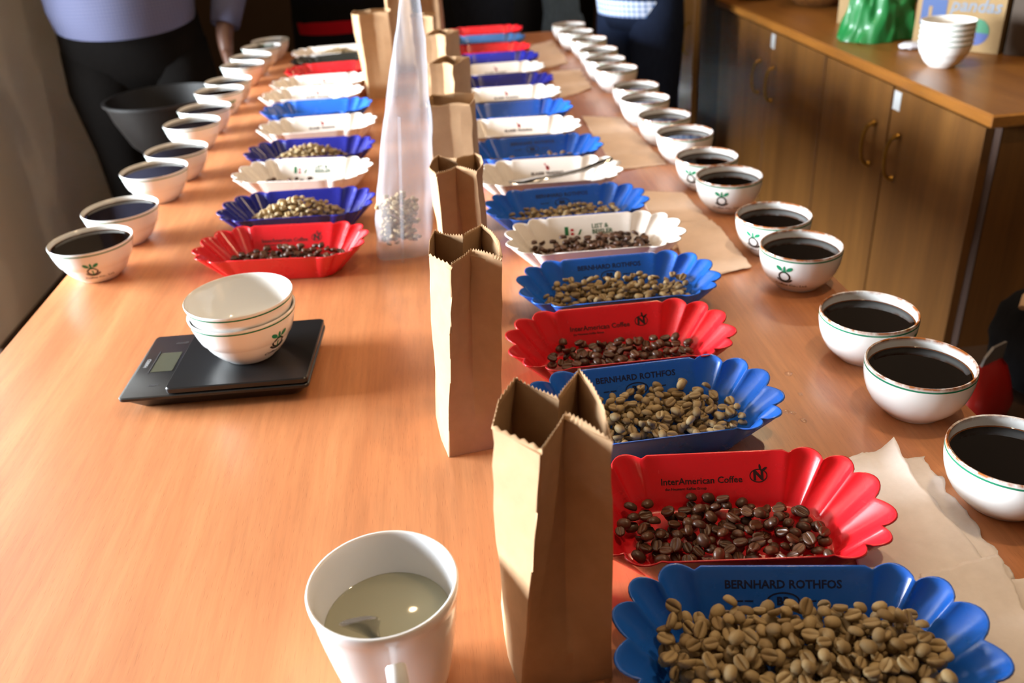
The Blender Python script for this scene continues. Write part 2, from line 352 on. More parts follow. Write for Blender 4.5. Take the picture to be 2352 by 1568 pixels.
def wrap(shape, prof, s_off, off=0.0003):
    """lay a flat print on the outside of a lathe: u along the circumference, v along the profile"""
    pts = [prof[0]]; L = [0.0]
    for a, b in zip(prof, prof[1:]): L.append(L[-1] + math.dist(a, b))
    out = []
    for u, v in shape[0]:
        s = min(max(v + s_off, 0.0001), L[-1] - 0.0001)
        for i in range(len(L) - 1):
            if L[i] <= s <= L[i + 1]:
                k = (s - L[i]) / (L[i + 1] - L[i]); r = prof[i][0] + (prof[i + 1][0] - prof[i][0]) * k; z = prof[i][1] + (prof[i + 1][1] - prof[i][1]) * k
                nx, nz = prof[i + 1][1] - prof[i][1], -(prof[i + 1][0] - prof[i][0]); nl = math.hypot(nx, nz); break
        r2 = r + off * nx / nl; a = u / max(r, 0.03) - math.pi / 2
        out.append((r2 * math.cos(a), r2 * math.sin(a), z + off * nz / nl))
    return out, shape[1]
TXT_CO = text2d('Coffee Co., Ltd.', 0.0062, 0.15, 0.0001)
def make_bowl(kind):
    out, inn, ck = (ROUND_OUT, ROUND_IN, 0.0432) if kind == 'round' else (FLARE_OUT, FLARE_IN, 0.0500)
    t = empty('cupping_bowl')
    MB().lathe(out + inn, 64).build('bowl_body', M_STAINED if kind == 'round' else M_CERAMIC, t, angle=60)
    z0, z1 = (0.0486, 0.0504) if kind == 'round' else (0.0512, 0.0530)
    MB().lathe([(prof_r(out, z0) + 0.0002, z0), (prof_r(out, z1) + 0.0002, z1)], 64, cap0=False, cap1=False).build('green_line', M_GREENLINE, t)
    r = prof_r(inn[::-1], ck)
    cf = MB().lathe([(r - 0.0002, ck + 0.0006), (r - 0.0012, ck), (r - 0.006, ck - 0.0001), (0.001, ck - 0.0001)], 48, cap0=False)
    cf.mi = [1 if i < 48 else 0 for i in range(len(cf.f))]
    cf.build('coffee', [M_COFFEE, M_COFFEE_THIN], t, angle=60)
    s0 = 0.037 if kind == 'round' else 0.036
    g = MB()
    for sh in (ell2d(-0.0054, 0.0088, 0.0038, 0.0022, R(-40)), ell2d(0.0054, 0.0088, 0.0038, 0.0022, R(40)), ell2d(0, 0.0090, 0.0013, 0.0034), poly2d([(-0.0007, -0.0085), (0.0007, -0.0085), (0.0007, 0.0075), (-0.0007, 0.0075)]), poly2d([(-0.0032, 0.0058), (0, 0.0040), (0.0032, 0.0058), (0, 0.0072)])):
        g.add(*wrap(([(x * 1.2, y * 1.1) for x, y in sh[0]], sh[1]), out, s0))
    g.build('emblem_leaves', M_GREENPRINT, t, smooth=False)
    d = MB()
    for sh in (ring2d(0, -0.0016, 0.0066, 0.0070, 0.0019), ring2d(0, -0.0022, 0.0092, 0.0086, 0.0022, R(200), R(340), 16)): d.add(*wrap(([(x * 1.15, y * 1.1) for x, y in sh[0]], sh[1]), out, s0, 0.00025))
    d.build('emblem_ring', M_DARKPRINT, t, smooth=False)
    MB().add(*wrap(([(x + 0.006, y) for x, y in TXT_CO[0]], TXT_CO[1]), out, s0 - 0.0165)).build('lettering', M_DARKPRINT, t, smooth=False)
    return t
BOWLS = {k: make_bowl(k) for k in ('round', 'flare')}
BOWL_USED = {'round': False, 'flare': False}
def bowl(kind, x, y, z, ang, label, group, coffee=True, scale=1.0):
    o = BOWLS[kind] if not BOWL_USED[kind] else copy_tree(BOWLS[kind])
    if not BOWL_USED[kind]: BOWL_USED[kind] = True
    o.location = (x, y, TH + z); o.rotation_euler = (0, 0, R(ang)); o.scale = (scale,) * 3
    tag(o, label, 'bowl', group); return o
ORD = ['first', 'second', 'third', 'fourth', 'fifth', 'sixth', 'seventh', 'eighth', 'ninth', 'tenth', 'eleventh', 'twelfth', 'thirteenth', 'fourteenth', 'fifteenth', 'sixteenth', 'seventeenth', 'eighteenth']
RB = [(0.4345, 0.532, 58), (0.4322, 0.674, 150), (0.4328, 0.782, 40), (0.4339, 0.9686, -44), (0.4388, 1.0761, -52), (0.4335, 1.2497, -30), (0.430, 1.353, -48), (0.434, 1.499, 150), (0.429, 1.623, 120), (0.425, 1.765, 170),
      (0.432, 1.88, 140), (0.429, 2.07, 120), (0.425, 2.184, 190), (0.432, 2.311, 150), (0.435, 2.468, 120), (0.421, 2.60, 180), (0.421, 2.73, 140)]
for i, (x, y, a) in enumerate(RB):
    lab = {0: 'white bowl of black coffee cut off by the right edge of the photo', 1: 'large plain white bowl of black coffee nearest the red packet',
           3: 'white bowl of coffee with green leaf emblem beside the corner of cream paper'}.get(i, '%s white bowl of black coffee from the near end of the right row' % ORD[i])
    bowl('round', x, y, 0, a, lab, 'bowls along the right table edge')
LB = [(-0.5118, 1.2184, 12), (-0.5080, 1.3508, 150), (-0.507, 1.552, 170), (-0.496, 1.671, 120), (-0.512, 1.876, 150), (-0.512, 2.003, 160), (-0.513, 2.177, 40), (-0.512, 2.29, 150), (-0.511, 2.49, 130), (-0.508, 2.61, 160), (-0.501, 2.76, 120), (-0.489, 2.86, 150)]
for i, (x, y, a) in enumerate(LB):
    bowl('flare', x, y, 0, a, '%s white bowl of coffee from the near end of the left row' % ORD[i], 'bowls along the left table edge')

# empty bowls: on the scale and stacked on the cabinet
def empty_bowl(x, y, z, ang, label, group, scale=1.0):
    o = copy_tree(BOWLS['flare'])
    for ch in list(o.children):
        if ch.name.startswith('coffee'): bpy.data.objects.remove(ch)
    o.location = (x, y, z); o.rotation_euler = (0, 0, R(ang)); o.scale = (scale,) * 3
    return tag(o, label, 'bowl', group)

# ------------------------------------------------------------------ sample trays
TR_H = 0.040
def tray_ring(s, inset=1.0):
    """outline of the tray wall at relative height s (0 floor, 1 rim); fluted ends"""
    c = 0.052 + 0.005 * s; wd = 0.040 + 0.0235 * s; a = 0.031 + 0.030 * s; amp = 0.0016 + 0.0094 * s ** 0.95
    pts = []
    def end(sign):
        out = []; n = 60
        for k in range(1, n):
            u = k / n; th = math.pi / 2 - math.pi * u
            e = 0.86
            bx = c + a * (abs(math.cos(th)) ** e); by = wd * math.copysign(abs(math.sin(th)) ** e, math.sin(th))
            nx, ny = math.cos(th) / a, math.sin(th) / wd; nl = math.hypot(nx, ny); nx /= nl; ny /= nl
            lobe = abs(math.sin(math.pi * 6 * u)) ** 0.8
            d = amp * (lobe - 0.62)
            out.append((sign * (bx + nx * d), sign * (by + ny * d), (lobe - 0.5) * 0.0022 * s))
        return out
    ns = 8
    pts += [(-c + 2 * c * k / ns, wd, 0.0012 * s) for k in range(ns + 1)]
    pts += end(1)
    pts += [(c - 2 * c * k / ns, -wd, 0.0012 * s) for k in range(ns + 1)]
    pts += end(-1)
    return [(x * inset, y * inset, dz) for x, y, dz in pts]
def tray_mesh():
    mb = MB(); rings = []
    for s, z, ins in ((0.0, 0.0, 0.93), (0.0, 0.0002, 0.975), (0.02, 0.0012, 0.995), (0.08, 0.0042, 1), (0.22, 0.0098, 1), (0.4, 0.0165, 1), (0.6, 0.0242, 1), (0.8, 0.0318, 1), (0.94, 0.0374, 1), (1.0, 0.0396, 1), (1.04, 0.0403, 1)):
        rings.append([(x, y, z + dz + 0.0014) for x, y, dz in tray_ring(s, ins)])
    mb.rings(rings, cap0=True, cap1=False)
    return mb
TRAY_MB = tray_mesh()
TRAY_ME = {}
def panel(shape, du=0.0, dv=0.0, off=0.0006):
    """flat print on the inside of the back wall: v measured up the wall from its middle"""
    y0, z0, y1, z1 = 0.0420, 0.0042, 0.0636, 0.0396; L = math.hypot(y1 - y0, z1 - z0); uy, uz = (y1 - y0) / L, (z1 - z0) / L
    out = []
    for u, v in shape[0]:
        s = L / 2 + v + dv; out.append((u + du, y0 + uy * s - uz * off, z0 + uz * s + uy * off + 0.0014))
    return out, shape[1]
PR = {}
def prints():
    a = MB(); a.add(*panel(text2d('InterAmerican Coffee', 0.0078, 0, 0.00012), -0.012, -0.001)); a.add(*panel(text2d('the Neumann Kaffee Group', 0.0031, 0, 0.00006), -0.0255, -0.0072))
    PR['red'] = [('lettering', a.mesh('lettering', M_PRINT_ONRED, False))]
    b = MB()
    b.add(*panel(ring2d(0.036, 0.0015, 0.0076, 0.0058, 0.0009))); b.add(*panel(text2d('N', 0.0115, 0, 0.0006), 0.036, 0.0016))
    b.add(*panel(ell2d(0.0375, 0.0085, 0.0010, 0.0028, R(8)))); b.add(*panel(ell2d(0.0410, 0.0068, 0.0028, 0.0011, R(35))))
    PR['red'].append(('emblem', b.mesh('emblem', M_PRINT_ONRED, False)))
    a = MB(); a.add(*panel(text2d('BERNHARD ROTHFOS', 0.0082, 0, 0.00025), 0, 0.0092)); PR['blue'] = [('lettering', a.mesh('lettering', M_PRINT_ONBLUE, False))]
    b = MB(); b.add(*panel(ring2d(0, -0.0025, 0.0118, 0.0066, 0.0012))); b.add(*panel(text2d('BR', 0.0078, 0, 0.0004), 0, -0.0025))
    for x0 in (-0.034, -0.027, 0.017, 0.024): b.add(*panel(poly2d([(x0, -0.0028), (x0 + 0.006, -0.0028), (x0 + 0.006, -0.0017), (x0, -0.0017)])))
    PR['blue'].append(('emblem', b.mesh('emblem', M_PRINT_ONBLUE, False)))
    a = MB(); a.add(*panel(poly2d([(-0.036, -0.005), (-0.0305, -0.005), (-0.0305, 0.0075), (-0.036, 0.0075)]))); a.add(*panel(poly2d([(-0.0175, -0.005), (-0.0145, -0.005), (-0.011, 0.0025), (-0.0138, 0.0025)])))
    b = MB()
    for y0 in (-0.005, 0.0005): b.add(*panel(poly2d([(-0.0275, y0), (-0.0232, y0), (-0.0232, y0 + 0.0036), (-0.0275, y0 + 0.0036)])))
    c = MB(); c.add(*panel(text2d('LIST &', 0.0088, 0, 0.0003, 'LEFT'), 0.003, 0.0058)); c.add(*panel(text2d('BEISLER', 0.0088, 0, 0.0003, 'LEFT'), 0.003, -0.0022))
    PR['white_lb'] = [('emblem_bar', a.mesh('emblem_bar', M_PRINT_GREEN, False)), ('emblem_square', b.mesh('emblem_square', M_PRINT_RED, False)), ('lettering', c.mesh('lettering', M_PRINT_GREY, False))]
    a = MB(); a.add(*panel(text2d('BLASER TRADING', 0.0070, 0, 0.00025), 0, -0.004)); b = MB(); b.add(*panel(ell2d(0.001, 0.0055, 0.0030, 0.0044, R(20)))); b.add(*panel(ell2d(-0.003, 0.0115, 0.0012, 0.0026, R(20))))
    c = MB(); c.add(*panel(ell2d(0.0012, 0.0058, 0.0014, 0.0026, R(20)), 0, 0, 0.0009))
    PR['white_bt'] = [('lettering', a.mesh('lettering', M_PRINT_ONRED, False)), ('emblem', b.mesh('emblem', M_PRINT_RED, False)), ('emblem_core', c.mesh('emblem_core', M_PRINT_ONRED, False))]
prints()
def tray(colour, x, y, rz, label, prt=None, z=0.0):
    t = tag(empty('sample_tray', (x, y, TH + z), rz), label, 'tray', 'fluted plastic coffee sample trays')
    if colour not in TRAY_ME: TRAY_ME[colour] = TRAY_MB.mesh('tray_body', M_TRAY[colour], True, None)
    b = link_obj('tray_body', TRAY_ME[colour], t)
    so = b.modifiers.new('wall_thickness', 'SOLIDIFY'); so.thickness = 0.0015; so.offset = -1.0; so.use_even_offset = False
    for nm, me in PR.get(prt, []): link_obj(nm, me, t)
    return t
def tray_from_edge(pl, pr, straight=0.114):
    """plan position from the two ends of the straight back rim, measured in the photo"""
    a, b = at(*pl, TR_H), at(*pr, TR_H); d = (b - a); rz = math.atan2(d.y, d.x); m = (a + b) / 2
    if abs(d.length - straight) > 0.03: m = b - d.normalized() * straight / 2
    return m.x + 0.065 * math.sin(rz), m.y - 0.065 * math.cos(rz), max(R(-6.5), min(R(-1), rz)) if m.y > 1.6 else rz

# ------------------------------------------------------------------ coffee beans
def bean_shape(nseg, ang, seed):
    rnd = random.Random(seed); a, b, c = 0.0053, 0.0042, 0.0039
    mb_v = []; cre = []; fs = []
    n = len(ang)
    for i in range(1, nseg):
        t = math.pi * i / nseg; x = -math.cos(t); r = math.sin(t) ** 0.82
        for q, ph in enumerate(ang):
            p = R(ph); yy, zz = math.cos(p) * r, math.sin(p) * r
            cr = 0.0
            if zz < 0: zz = max(zz * 0.75, -0.24 * min(1, r * 1.6))
            if ph == -90:
                zz = zz + 0.42 * min(1, r * 1.3); cr = 1.0; yy += 0.10 * math.sin(3.0 * x) * (0.7 if seed % 2 else -0.7)
            k = 1 + 0.05 * (rnd.random() - 0.5)
            mb_v.append((a * x * k, b * yy * k, c * zz * k)); cre.append(cr)
    for i in range(nseg - 2):
        for q in range(n): k = (q + 1) % n; fs.append((i * n + q, (i + 1) * n + q, (i + 1) * n + k, i * n + k))
    e0 = len(mb_v); mb_v += [(-a, 0, 0), (a, 0, 0)]; cre += [0, 0]
    for q in range(n):
        k = (q + 1) % n; fs.append((e0, q, k)); m = (nseg - 2) * n; fs.append((e0 + 1, m + k, m + q))
    return mb_v, fs, cre
FINE_ANG = [-90, -78, -60, -35, -8, 20, 50, 90, 130, 160, 188, 215, 240, 258]
LOW_ANG = [-90, -74, -25, 40, 90, 140, 205, 254]
FINE = [bean_shape(9, FINE_ANG, k) for k in range(4)]
LOW = [bean_shape(6, LOW_ANG, k) for k in range(3)]
def bean_me(kind, k):
    v, f, c = FINE[k]; me = bpy.data.meshes.new('coffee_bean'); me.from_pydata(v, [], f); me.materials.append(M_BEAN[kind])
    me.polygons.foreach_set('use_smooth', [True] * len(f))
    at_ = me.attributes.new('crease', 'FLOAT', 'POINT'); at_.data.foreach_set('value', c)
    return me
BEAN_ME = {k: [bean_me(k, j) for j in range(4)] for k in ('green', 'roast')}

GS = 0.0009
def tray_floor(X, Y):
    lo = np.zeros_like(X); hi = np.full_like(X, 1.6)
    for _ in range(14):
        s = (lo + hi) / 2; c = 0.052 + 0.005 * s; wd = 0.0395 + 0.0245 * s; a = 0.027 + 0.028 * s
        ex = np.maximum(np.abs(X) - c, 0) / a; inside = ex ** 2 + (Y / wd) ** 2 <= 1
        hi = np.where(inside, s, hi); lo = np.where(inside, lo, s)
    return 0.0032 + 0.0385 * np.where(hi < 0.002, 0, hi)
def pile(n, seed, cx=0.0, cy=0.0, sx=0.05, sy=0.026, tilt=28, k_try=5, size=1.0, floor=None, uniform=0.0, mound=0.0):
    rng = np.random.default_rng(seed)
    xs = np.arange(-0.125, 0.125, GS); ys = np.arange(-0.08, 0.08, GS)
    X, Y = np.meshgrid(xs, ys, indexing='ij')
    Hm = (tray_floor(X, Y) if floor is None else floor(X, Y)).astype(float); own = -np.ones(Hm.shape, int); H0 = Hm.copy()
    ax = np.array([0.0053, 0.0042, 0.0033]) * size; out = []
    m = int(0.0062 * size / GS) + 1
    for i in range(n):
        sc = rng.uniform(0.88, 1.14)
        yaw = rng.uniform(0, 2 * math.pi); flip = rng.random() < 0.5
        tx, ty = rng.normal(0, R(tilt) * 0.6, 2)
        q = Quaternion((0, 0, 1), yaw) @ Quaternion((1, 0, 0), tx) @ Quaternion((0, 1, 0), ty)
        Rm = np.array(q.to_matrix()); A = Rm @ np.diag((ax * sc) ** 2) @ Rm.T; Mi = np.linalg.inv(A)
        best = None
        for _ in range(k_try):
            if mound:
                rr, aa = math.sqrt(rng.random()), rng.uniform(0, 2 * math.pi); px, py = cx + 0.076 * rr * math.cos(aa), cy + 0.040 * rr * math.sin(aa)
            elif rng.random() < uniform: px, py = cx + sx * 1.7 * rng.uniform(-1, 1), cy + sy * 1.7 * rng.uniform(-1, 1)
            else: px, py = cx + sx * np.clip(rng.normal(0, 1), -2, 2), cy + sy * np.clip(rng.normal(0, 1), -2, 2)
            i0 = int(round((px + 0.125) / GS)); j0 = int(round((py + 0.08) / GS))
            if floor is None and H0[min(max(i0, 0), len(xs) - 1), min(max(j0, 0), len(ys) - 1)] > 0.015: continue
            if i0 - m < 0 or j0 - m < 0 or i0 + m + 1 > len(xs) or j0 + m + 1 > len(ys): continue
            sl = (slice(i0 - m, i0 + m + 1), slice(j0 - m, j0 + m + 1))
            dx = X[sl] - px; dy = Y[sl] - py
            bq = Mi[0, 2] * dx + Mi[1, 2] * dy; cq = Mi[0, 0] * dx * dx + 2 * Mi[0, 1] * dx * dy + Mi[1, 1] * dy * dy - 1
            disc = bq * bq - Mi[2, 2] * cq; ok = disc > 0
            sq = np.sqrt(np.where(ok, disc, 0)); low = (-bq - sq) / Mi[2, 2]; up = (-bq + sq) / Mi[2, 2]
            z = np.max(np.where(ok, Hm[sl] - low, -1))
            cap = mound * (1 - ((px - cx) / 0.086) ** 2 - ((py - cy) / 0.050) ** 2) + 0.007 if mound else 0.0
            if mound and z > cap + 0.003: continue
            if best is None or z - cap < best[6]: best = (z, px, py, sl, ok, up, z - cap)
        if best is None: continue
        z, px, py, sl, ok, up = best[:6]
        top = np.where(ok, z + up, -1); hh = Hm[sl]; g = top > hh; Hm[sl] = np.where(g, top, hh); o = own[sl]; own[sl] = np.where(g, i, o)
        qq = q @ Quaternion((1, 0, 0), math.pi) if flip else q
        out.append([px, py, z, qq, sc * size, i])
    cnt = np.bincount(own[own >= 0].ravel(), minlength=n)
    return [b[:5] + [int(cnt[b[5]])] for b in out]
def place_pile(beans, T, kind, stuff_label, single_label=None, single_group=None, n_single=0, rnd=random.Random(3)):
    """T: world matrix of the tray; the most visible n_single beans are objects, the rest one stuff mesh"""
    beans = sorted(beans, key=lambda b: -b[5]); Tq = T.to_quaternion()
    for b in beans[:n_single]:
        o = bpy.data.objects.new('coffee_bean', BEAN_ME[kind][rnd.randrange(4)]); COL.objects.link(o)
        o.rotation_mode = 'QUATERNION'; o.location = T @ Vector(b[:3]); o.rotation_quaternion = Tq @ b[3]; o.scale = (b[4],) * 3
        tag(o, single_label, 'coffee bean', single_group)
    rest = beans[n_single:]
    if not rest: return
    vs, fs, cr, tone = [], [], [], []
    for b in rest:
        v, f, c = LOW[rnd.randrange(3)]; M3 = b[3].to_matrix(); n0 = len(vs); tn = rnd.random()
        for p in v: vs.append(M3 @ (Vector(p) * b[4]) + Vector(b[:3]))
        fs += [tuple(i + n0 for i in ff) for ff in f]; cr += c; tone += [tn] * len(v)
    me = bpy.data.meshes.new('coffee_beans'); me.from_pydata(vs, [], fs); me.materials.append(M_BEAN[kind]); me.polygons.foreach_set('use_smooth', [True] * len(fs))
    for nm, dat in (('crease', cr), ('tone', tone)):
        a = me.attributes.new(nm, 'FLOAT', 'POINT'); a.data.foreach_set('value', dat)
    o = bpy.data.objects.new('coffee_beans', me); COL.objects.link(o); o.matrix_world = T
    tag(o, stuff_label, 'coffee beans', None, 'stuff')

# colour, print, back rim left px, back rim right px, bean kind, count, (cx, cy, sx, sy), singles, label
RT = [('blue', 'blue', (1610, 1304), (1983, 1303), 'green', 620, (0.002, -0.013, 0.045, 0.022), 300, 'blue fluted tray of green coffee beans nearest the camera'),
      ('red', 'red', (1487, 1050), (1793, 1037), 'roast', 146, (-0.006, -0.004, 0.040, 0.022), 146, 'red tray of roasted beans directly behind the nearest blue tray'),
      ('blue', 'blue', (1345, 853), (1565, 827), 'green', 330, (0.004, 0.002, 0.042, 0.022), 0, 'bright blue tray of pale beans partly behind the nearest paper bag'),
      ('red', 'red', (1280, 717), (1512, 694), 'roast', 154, (0.010, 0.000, 0.042, 0.018), 154, 'red tray of roasted beans behind the two nearest paper bags'),
      ('blue', 'blue', (1291, 601), (1501, 582), 'green', 300, (0.004, -0.002, 0.048, 0.022), 0, 'blue tray of pale beans in front of the white tray with green lettering'),
      ('white', 'white_lb', (1260, 504), (1443, 490), 'roast', 210, (0.006, 0.004, 0.044, 0.020), 0, 'white tray with green lettering holding roasted beans in the right row'),
      ('blue', 'blue', (1199, 439), (1377, 424), 'green', 230, (-0.002, 0.0, 0.040, 0.020), 0, 'blue tray of pale beans just in front of the tray with the spoon'),
      ('white', 'white_bt', (1177, 371), (1333, 361), 'roast', 46, (-0.012, 0.0, 0.046, 0.010), 0, 'white tray with a metal spoon lying in it'),
      ('blue', 'blue', (1156, 320), (1286, 310), 'green', 150, (0.0, -0.004, 0.040, 0.016), 0, 'blue tray just behind the tray with the spoon'),
      ('white', 'white_bt', (1129, 275), (1258, 269), None, 0, None, 0, 'white tray with red emblem two behind the tray with the spoon'),
      ('blue', None, (1120, 240), (1216, 230), 'green', 110, (0.01, 0.0, 0.036, 0.016), 0, 'dull blue tray between two white trays beyond the spoon tray'),
      ('white', 'white_bt', (1103, 205), (1220, 197), None, 0, None, 0, 'white tray with a bright lamp reflection in the right row'),
      ('navy', None, (1090, 176), (1217, 168), 'green', 130, (0.02, 0.0, 0.036, 0.018), 0, 'dark navy tray with orange lamp reflections in the right row'),
      ('white', 'white_bt', (1075, 151), (1200, 142), None, 0, None, 0, 'farthest white tray of the right row'),
      ('navy', None, (1077, 126), (1190, 119), None, 0, None, 0, 'navy tray behind the farthest white tray in the right row'),
      ('red', None, (1070, 104), (1180, 99), None, 0, None, 0, 'red tray in front of the grey blue tray at the far right end'),
      ('steel', None, (1068, 83), (1172, 79), 'green', 80, (0.0, 0.0, 0.036, 0.016), 0, 'grey blue tray at the far end of the right row'),
      ('red', None, (1066, 64), (1164, 59), None, 0, None, 0, 'farthest red tray at the far end of the right row')]
LT = [('red', 'red', (572, 523), (773, 513), 'roast', 190, (-0.004, -0.002, 0.044, 0.020), 0, 'red tray of roasted beans nearest in the left row'),
      ('navy', None, (607, 444), (794, 432), 'green', 640, (0.0, -0.004, 0.030, 0.016), 0, 'navy tray heaped with pale beans behind the left red tray'),
      ('white', 'white_lb', (641, 368), (801, 363), 'roast', 90, (-0.03, -0.010, 0.030, 0.014), 0, 'white tray with green lettering in the left row'),
      ('navy', None, (663, 321), (807, 316), 'green', 560, (0.0, -0.004, 0.028, 0.015), 0, 'navy tray heaped with beans between two white trays on the left'),
      ('white', 'white_bt', (671, 273), (807, 263), 'roast', 60, (-0.034, -0.010, 0.026, 0.012), 0, 'white tray with red emblem behind the second navy tray on the left'),
      ('blue', None, (677, 234), (803, 226), 'green', 170, (0.0, -0.004, 0.038, 0.016), 0, 'mid blue tray in the left row'),
      ('white', 'white_bt', (671, 203), (794, 197), 'roast', 40, (-0.034, -0.010, 0.02, 0.010), 0, 'white tray just behind the mid blue tray on the left'),
      ('white', 'white_bt', (680, 177), (807, 168), 'green', 160, (0.0, 0.0, 0.036, 0.016), 0, 'white tray of beans in front of the far left red tray'),
      ('red', None, (685, 151), (815, 141), 'green', 120, (0.0, 0.0, 0.034, 0.016), 0, 'far red tray of the left row beside a paper bag'),
      ('black', None, (700, 128), (822, 120), 'green', 120, (0.0, 0.0, 0.034, 0.016), 0, 'black tray near the far end of the left row'),
      ('white', 'white_bt', (692, 113), (812, 102), 'green', 480, (0.01, 0.0, 0.028, 0.015), 0, 'farthest white tray of the left row heaped with beans')]
SPOON_T = None
for side, rows in (('right', RT), ('left', LT)):
    for i, (colr, prt, pl, pr, kind, n, reg, ns, lab) in enumerate(rows):
        x, y, rz = tray_from_edge(pl, pr)
        t = tray(colr, x, y, rz, lab, prt)
        T = Matrix.Translation((x, y, TH)) @ Matrix.Rotation(rz, 4, 'Z')
        if 'spoon lying' in lab: SPOON_T = T
        if kind:
            tl = {0: 40, 1: 30}.get(i, 28) if side == 'right' else 28
            bs = pile(n, 11 + i + (50 if side == 'left' else 0), *reg, tilt=tl, k_try=6 if ns else 4, uniform=0.2 if (kind == 'roast') else 0.25, mound={640: 0.042, 560: 0.038, 480: 0.036}.get(n, 0.0) if not ns else 0.0, size=1.06 if kind == 'roast' else 1.0)
            word = 'pale green' if kind == 'green' else 'dark roasted'
            where = {0: 'nearest blue tray', 1: 'red tray behind the nearest blue tray', 3: 'second red tray of the right row'}.get(i, '') if side == 'right' else ''
            place_pile(bs, T, kind, '%s coffee beans heaped in the %s' % (word, lab.split(' of ')[0]) if ns == 0 else '%s coffee beans deeper in the heap in the %s' % (word, where),
                       '%s coffee bean lying in the %s' % (word, where), 'single beans in the %s' % where, ns)

# ------------------------------------------------------------------ kraft paper bags
def kraft_bag(x, y, rz, label, w=0.056, d=0.074, h=0.195, lean=(0.0, 0.0), gus=0.026, bulge=0.010, bulge_r=None, seed=0, top_w=1.0, top_d=1.0, mat_=None):
    rnd = random.Random(seed); N = 168
    def section(z):
        k = z / h; tw = 1 + (top_w - 1) * k; td = 1 + (top_d - 1) * k
        hw, hd = w / 2 * tw, d / 2 * td; open_ = max(0.0, (k - 0.16) / 0.84)
        bl = bulge * (0.25 + 0.75 * math.sin(min(1.0, k * 1.15) * math.pi * 0.62)) * (0.5 + 0.5 * open_)
        br = bl if bulge_r is None else bl * bulge_r / bulge
        g = gus * open_ ** 0.6
        key = [(-hw, -hd), (-hw * 0.96, -hd * 1.0 - 0.0005), (-hw * 0.5, -hd + g * 0.55 * 0.92), (0, -hd + g), (hw * 0.5, -hd + g * 0.52), (hw, -hd), (hw + br * 0.85, -hd * 0.25), (hw + br * 0.6, hd * 0.4), (hw, hd), (hw * 0.5, hd - g * 0.5), (0, hd - g), (-hw * 0.5, hd - g * 0.5), (-hw, hd), (-hw - bl * 0.7, hd * 0.35), (-hw - bl, -hd * 0.2)]
        return key
    nk = 15; per = N // nk; lev = [0.0, 0.004, 0.03, 0.055, 0.08, 0.105, 0.13, 0.15, 0.165, 0.18, 0.19, h * 0.985, h]
    lev = [l * h / 0.195 if l < 0.19 else l for l in lev]; lev = sorted(set(min(l, h) for l in lev))
    rings = []
    jit = [[rnd.uniform(-1, 1) for _ in range(nk)] for _ in lev]
    for li, z in enumerate(lev):
        key = section(z); ring = []
        k = z / h; ox, oy = lean[0] * k, lean[1] * k
        kk = []
        for q, (a, b) in enumerate(key):
            j = 0.0016 * jit[li][q] * (0 if z < 0.01 else 1); kk.append((a + j * 0.7, b + j * 0.6))
        for q in range(nk):
            (x0, y0), (x1, y1) = kk[q], kk[(q + 1) % nk]
            for u in range(per):
                f = u / per; zz = z
                if li >= len(lev) - 2:
                    pass
                if li == len(lev) - 1: zz = z + (0.0013 if (q * per + u) % 2 else -0.0010) + 0.0012 * math.sin(q * 2.1 + f * 2)
                ring.append((x0 + (x1 - x0) * f + ox, y0 + (y1 - y0) * f + oy, zz + 0.0003))
        rings.append(ring)
    o = MB().rings(rings, cap0=True, cap1=False).build('paper_bag', mat_ or M_KRAFT, None, True, 24, (x, y, TH), rz)
    so = o.modifiers.new('paper', 'SOLIDIFY'); so.thickness = 0.00035; so.offset = -1
    return tag(o, label, 'paper bag', 'open kraft paper bags')
kraft_bag(0.045, 0.444, R(4), 'tall open brown paper bag nearest the camera with serrated top', w=0.064, d=0.084, h=0.193, gus=0.033, bulge=0.025, bulge_r=0.004, seed=1, top_w=0.66, top_d=1.0, lean=(0.014, 0.008))
kraft_bag(-0.002, 0.719, R(8), 'open brown paper bag between the scale and the red tray', w=0.052, d=0.076, h=0.195, gus=0.026, bulge=0.014, bulge_r=0.006, seed=2, top_w=0.86, top_d=1.12, lean=(0.018, 0.008))
kraft_bag(0.016, 0.972, R(-3), 'third open brown paper bag from the camera, beside the clear plastic bag', w=0.044, d=0.070, h=0.195, gus=0.022, bulge=0.010, seed=3, top_w=1.0, top_d=1.0)
kraft_bag(0.022, 1.285, R(-8), 'brown paper bag with flat front and centre seam behind the third bag', w=0.062, d=0.070, h=0.195, gus=0.004, bulge=0.004, seed=4)
kraft_bag(0.030, 1.575, R(-28), 'brown paper bag with pale side turned to the camera behind the flat fronted bag', w=0.046, d=0.070, h=0.195, gus=0.010, bulge=0.004, seed=5)
kraft_bag(0.026, 1.872, R(-28), 'fifth paper bag of the middle row showing a cream side below its open top', w=0.046, d=0.068, h=0.195, gus=0.008, bulge=0.004, seed=6)
kraft_bag(-0.010, 2.10, R(-6), 'paper bag standing behind the top of the clear plastic bag', w=0.05, d=0.07, h=0.20, gus=0.012, bulge=0.004, seed=7)
kraft_bag(-0.132, 2.235, R(8), 'crumpled paper bag left of the clear plastic bag beside the left trays', w=0.070, d=0.075, h=0.198, gus=0.010, bulge=0.014, seed=8)
kraft_bag(-0.075, 2.52, R(5), 'dark shadowed paper bag behind the crumpled one', w=0.062, d=0.075, h=0.22, gus=0.012, bulge=0.004, seed=9)
kraft_bag(0.012, 2.55, R(-10), 'farthest paper bag of the middle row', w=0.055, d=0.07, h=0.23, gus=0.012, bulge=0.004, seed=10)

